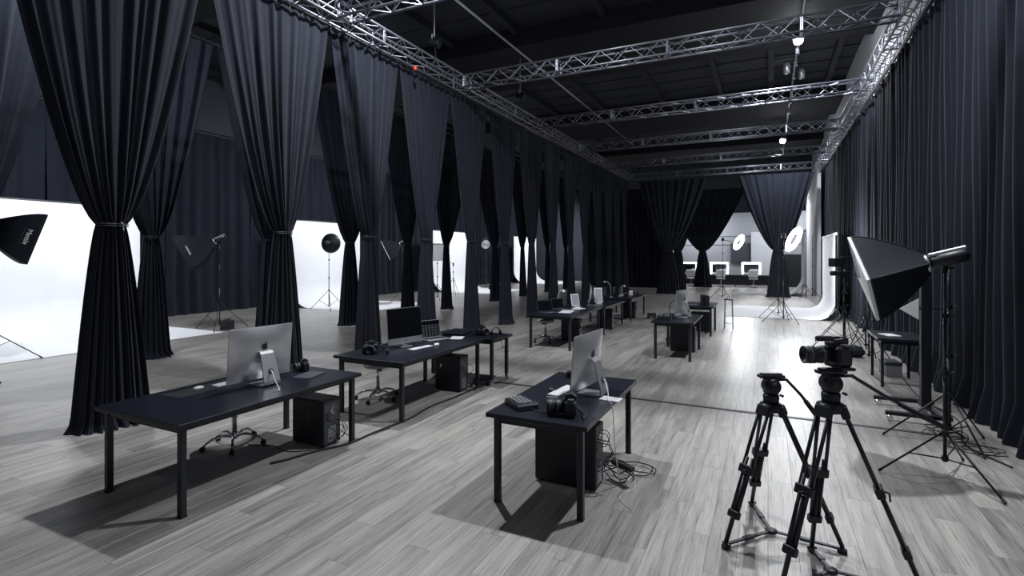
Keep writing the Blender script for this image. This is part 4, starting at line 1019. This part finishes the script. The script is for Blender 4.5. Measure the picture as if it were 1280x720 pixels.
t=thing('slim_metal_stand','slim waist-high metal frame stand right of the small rear desk','stand',(-.98,15.7,0))
for sx in(-1,1):
    for sy in(-1,1): MB().tube([(sx*.11,sy*.11,0),(sx*.09,sy*.09,.80)],.011,8).ob('leg',M_pipe,t)
MB().rbox(-.12,.12,-.12,.12,.80,.83,.006).ob('top',M_plast,t); MB().tube([(-.1,-.1,.15),(.1,-.1,.15),(.1,.1,.15),(-.1,.1,.15),(-.1,-.1,.15)],.007,6).ob('stretcher',M_pipe,t)

# ---------------------------------------------------------------- vanity
t=thing('vanity_counter','long makeup counter under the lit mirrors at the far wall','counter',(-2.9,37.1,0))
MB().rbox(-3.0,3.0,-.3,.3,.72,.76,.005).ob('worktop',M_plast2,t)
MB().box(-2.95,2.9,.2,.22,.1,.72).ob('modesty_panel',M_plast,t)
for x in (-2.9,-.95,1.0,2.9): MB().box(x-.03,x+.03,-.27,-.21,0,.72).ob('leg',M_black,t)
for i,x in enumerate((-4.85,-2.90,-.97)):
    t=thing('vanity_mirror',['left','middle','right'][i]+' one of the three glowing makeup mirrors at the far end','mirror',(x,37.25,.80),0,'lit makeup mirrors')
    MB().rbox(-.58,.58,0,.04,0,.78,.005).ob('frame',M_white,t); MB().box(-.44,.44,-.006,0,.12,.66).ob('mirror_glass',M_mirror,t)
    MB().rbox(-.56,-.46,-.03,0,.02,.76,.01).rbox(.46,.56,-.03,0,.02,.76,.01).rbox(-.46,.46,-.03,0,.68,.76,.01).ob('light_strip',M_bulb,t)
    MB().box(-.2,.2,-.1,.1,-.04,.0).ob('foot',M_plast,t)
for i,x in enumerate((-4.55,-2.72,-.83)):
    t=thing('makeup_chair',['left','middle','right'][i]+' one of the three pale makeup chairs before the mirrors','chair',(x,36.15,0),0,'pale makeup chairs')
    MB().rbox(-.26,.26,-.26,.22,.50,.58,.03).ob('seat',M_seat,t); MB().rbox(-.27,.27,-.30,-.24,.66,1.10,.04).ob('backrest',M_diff,t)
    MB().tube([(0,0,.04),(0,0,.5)],.03,10).ob('column',M_chrome,t); MB().lathe([(.24,0),(.24,.02),(.05,.045)],20).ob('base',M_chrome,t)
    for s in(-1,1): MB().tube([(s*.2,-.2,.55),(s*.2,-.26,.72)],.012,6).ob('back_bracket',M_black,t)
flood('added fill floodlight hidden by drapes before the far wall at the left',(-4.2,36.5,5.5),P_FAR_FILL*.5,ZC-5.75)  # added lamp, kept behind the left drapes to brighten the far wall
flood('added fill floodlight hidden by drapes before the far wall at the right',(1.35,36.0,5.5),P_FAR_FILL*.35,ZC-5.75)  # its added counterpart, kept behind the right far-end drape
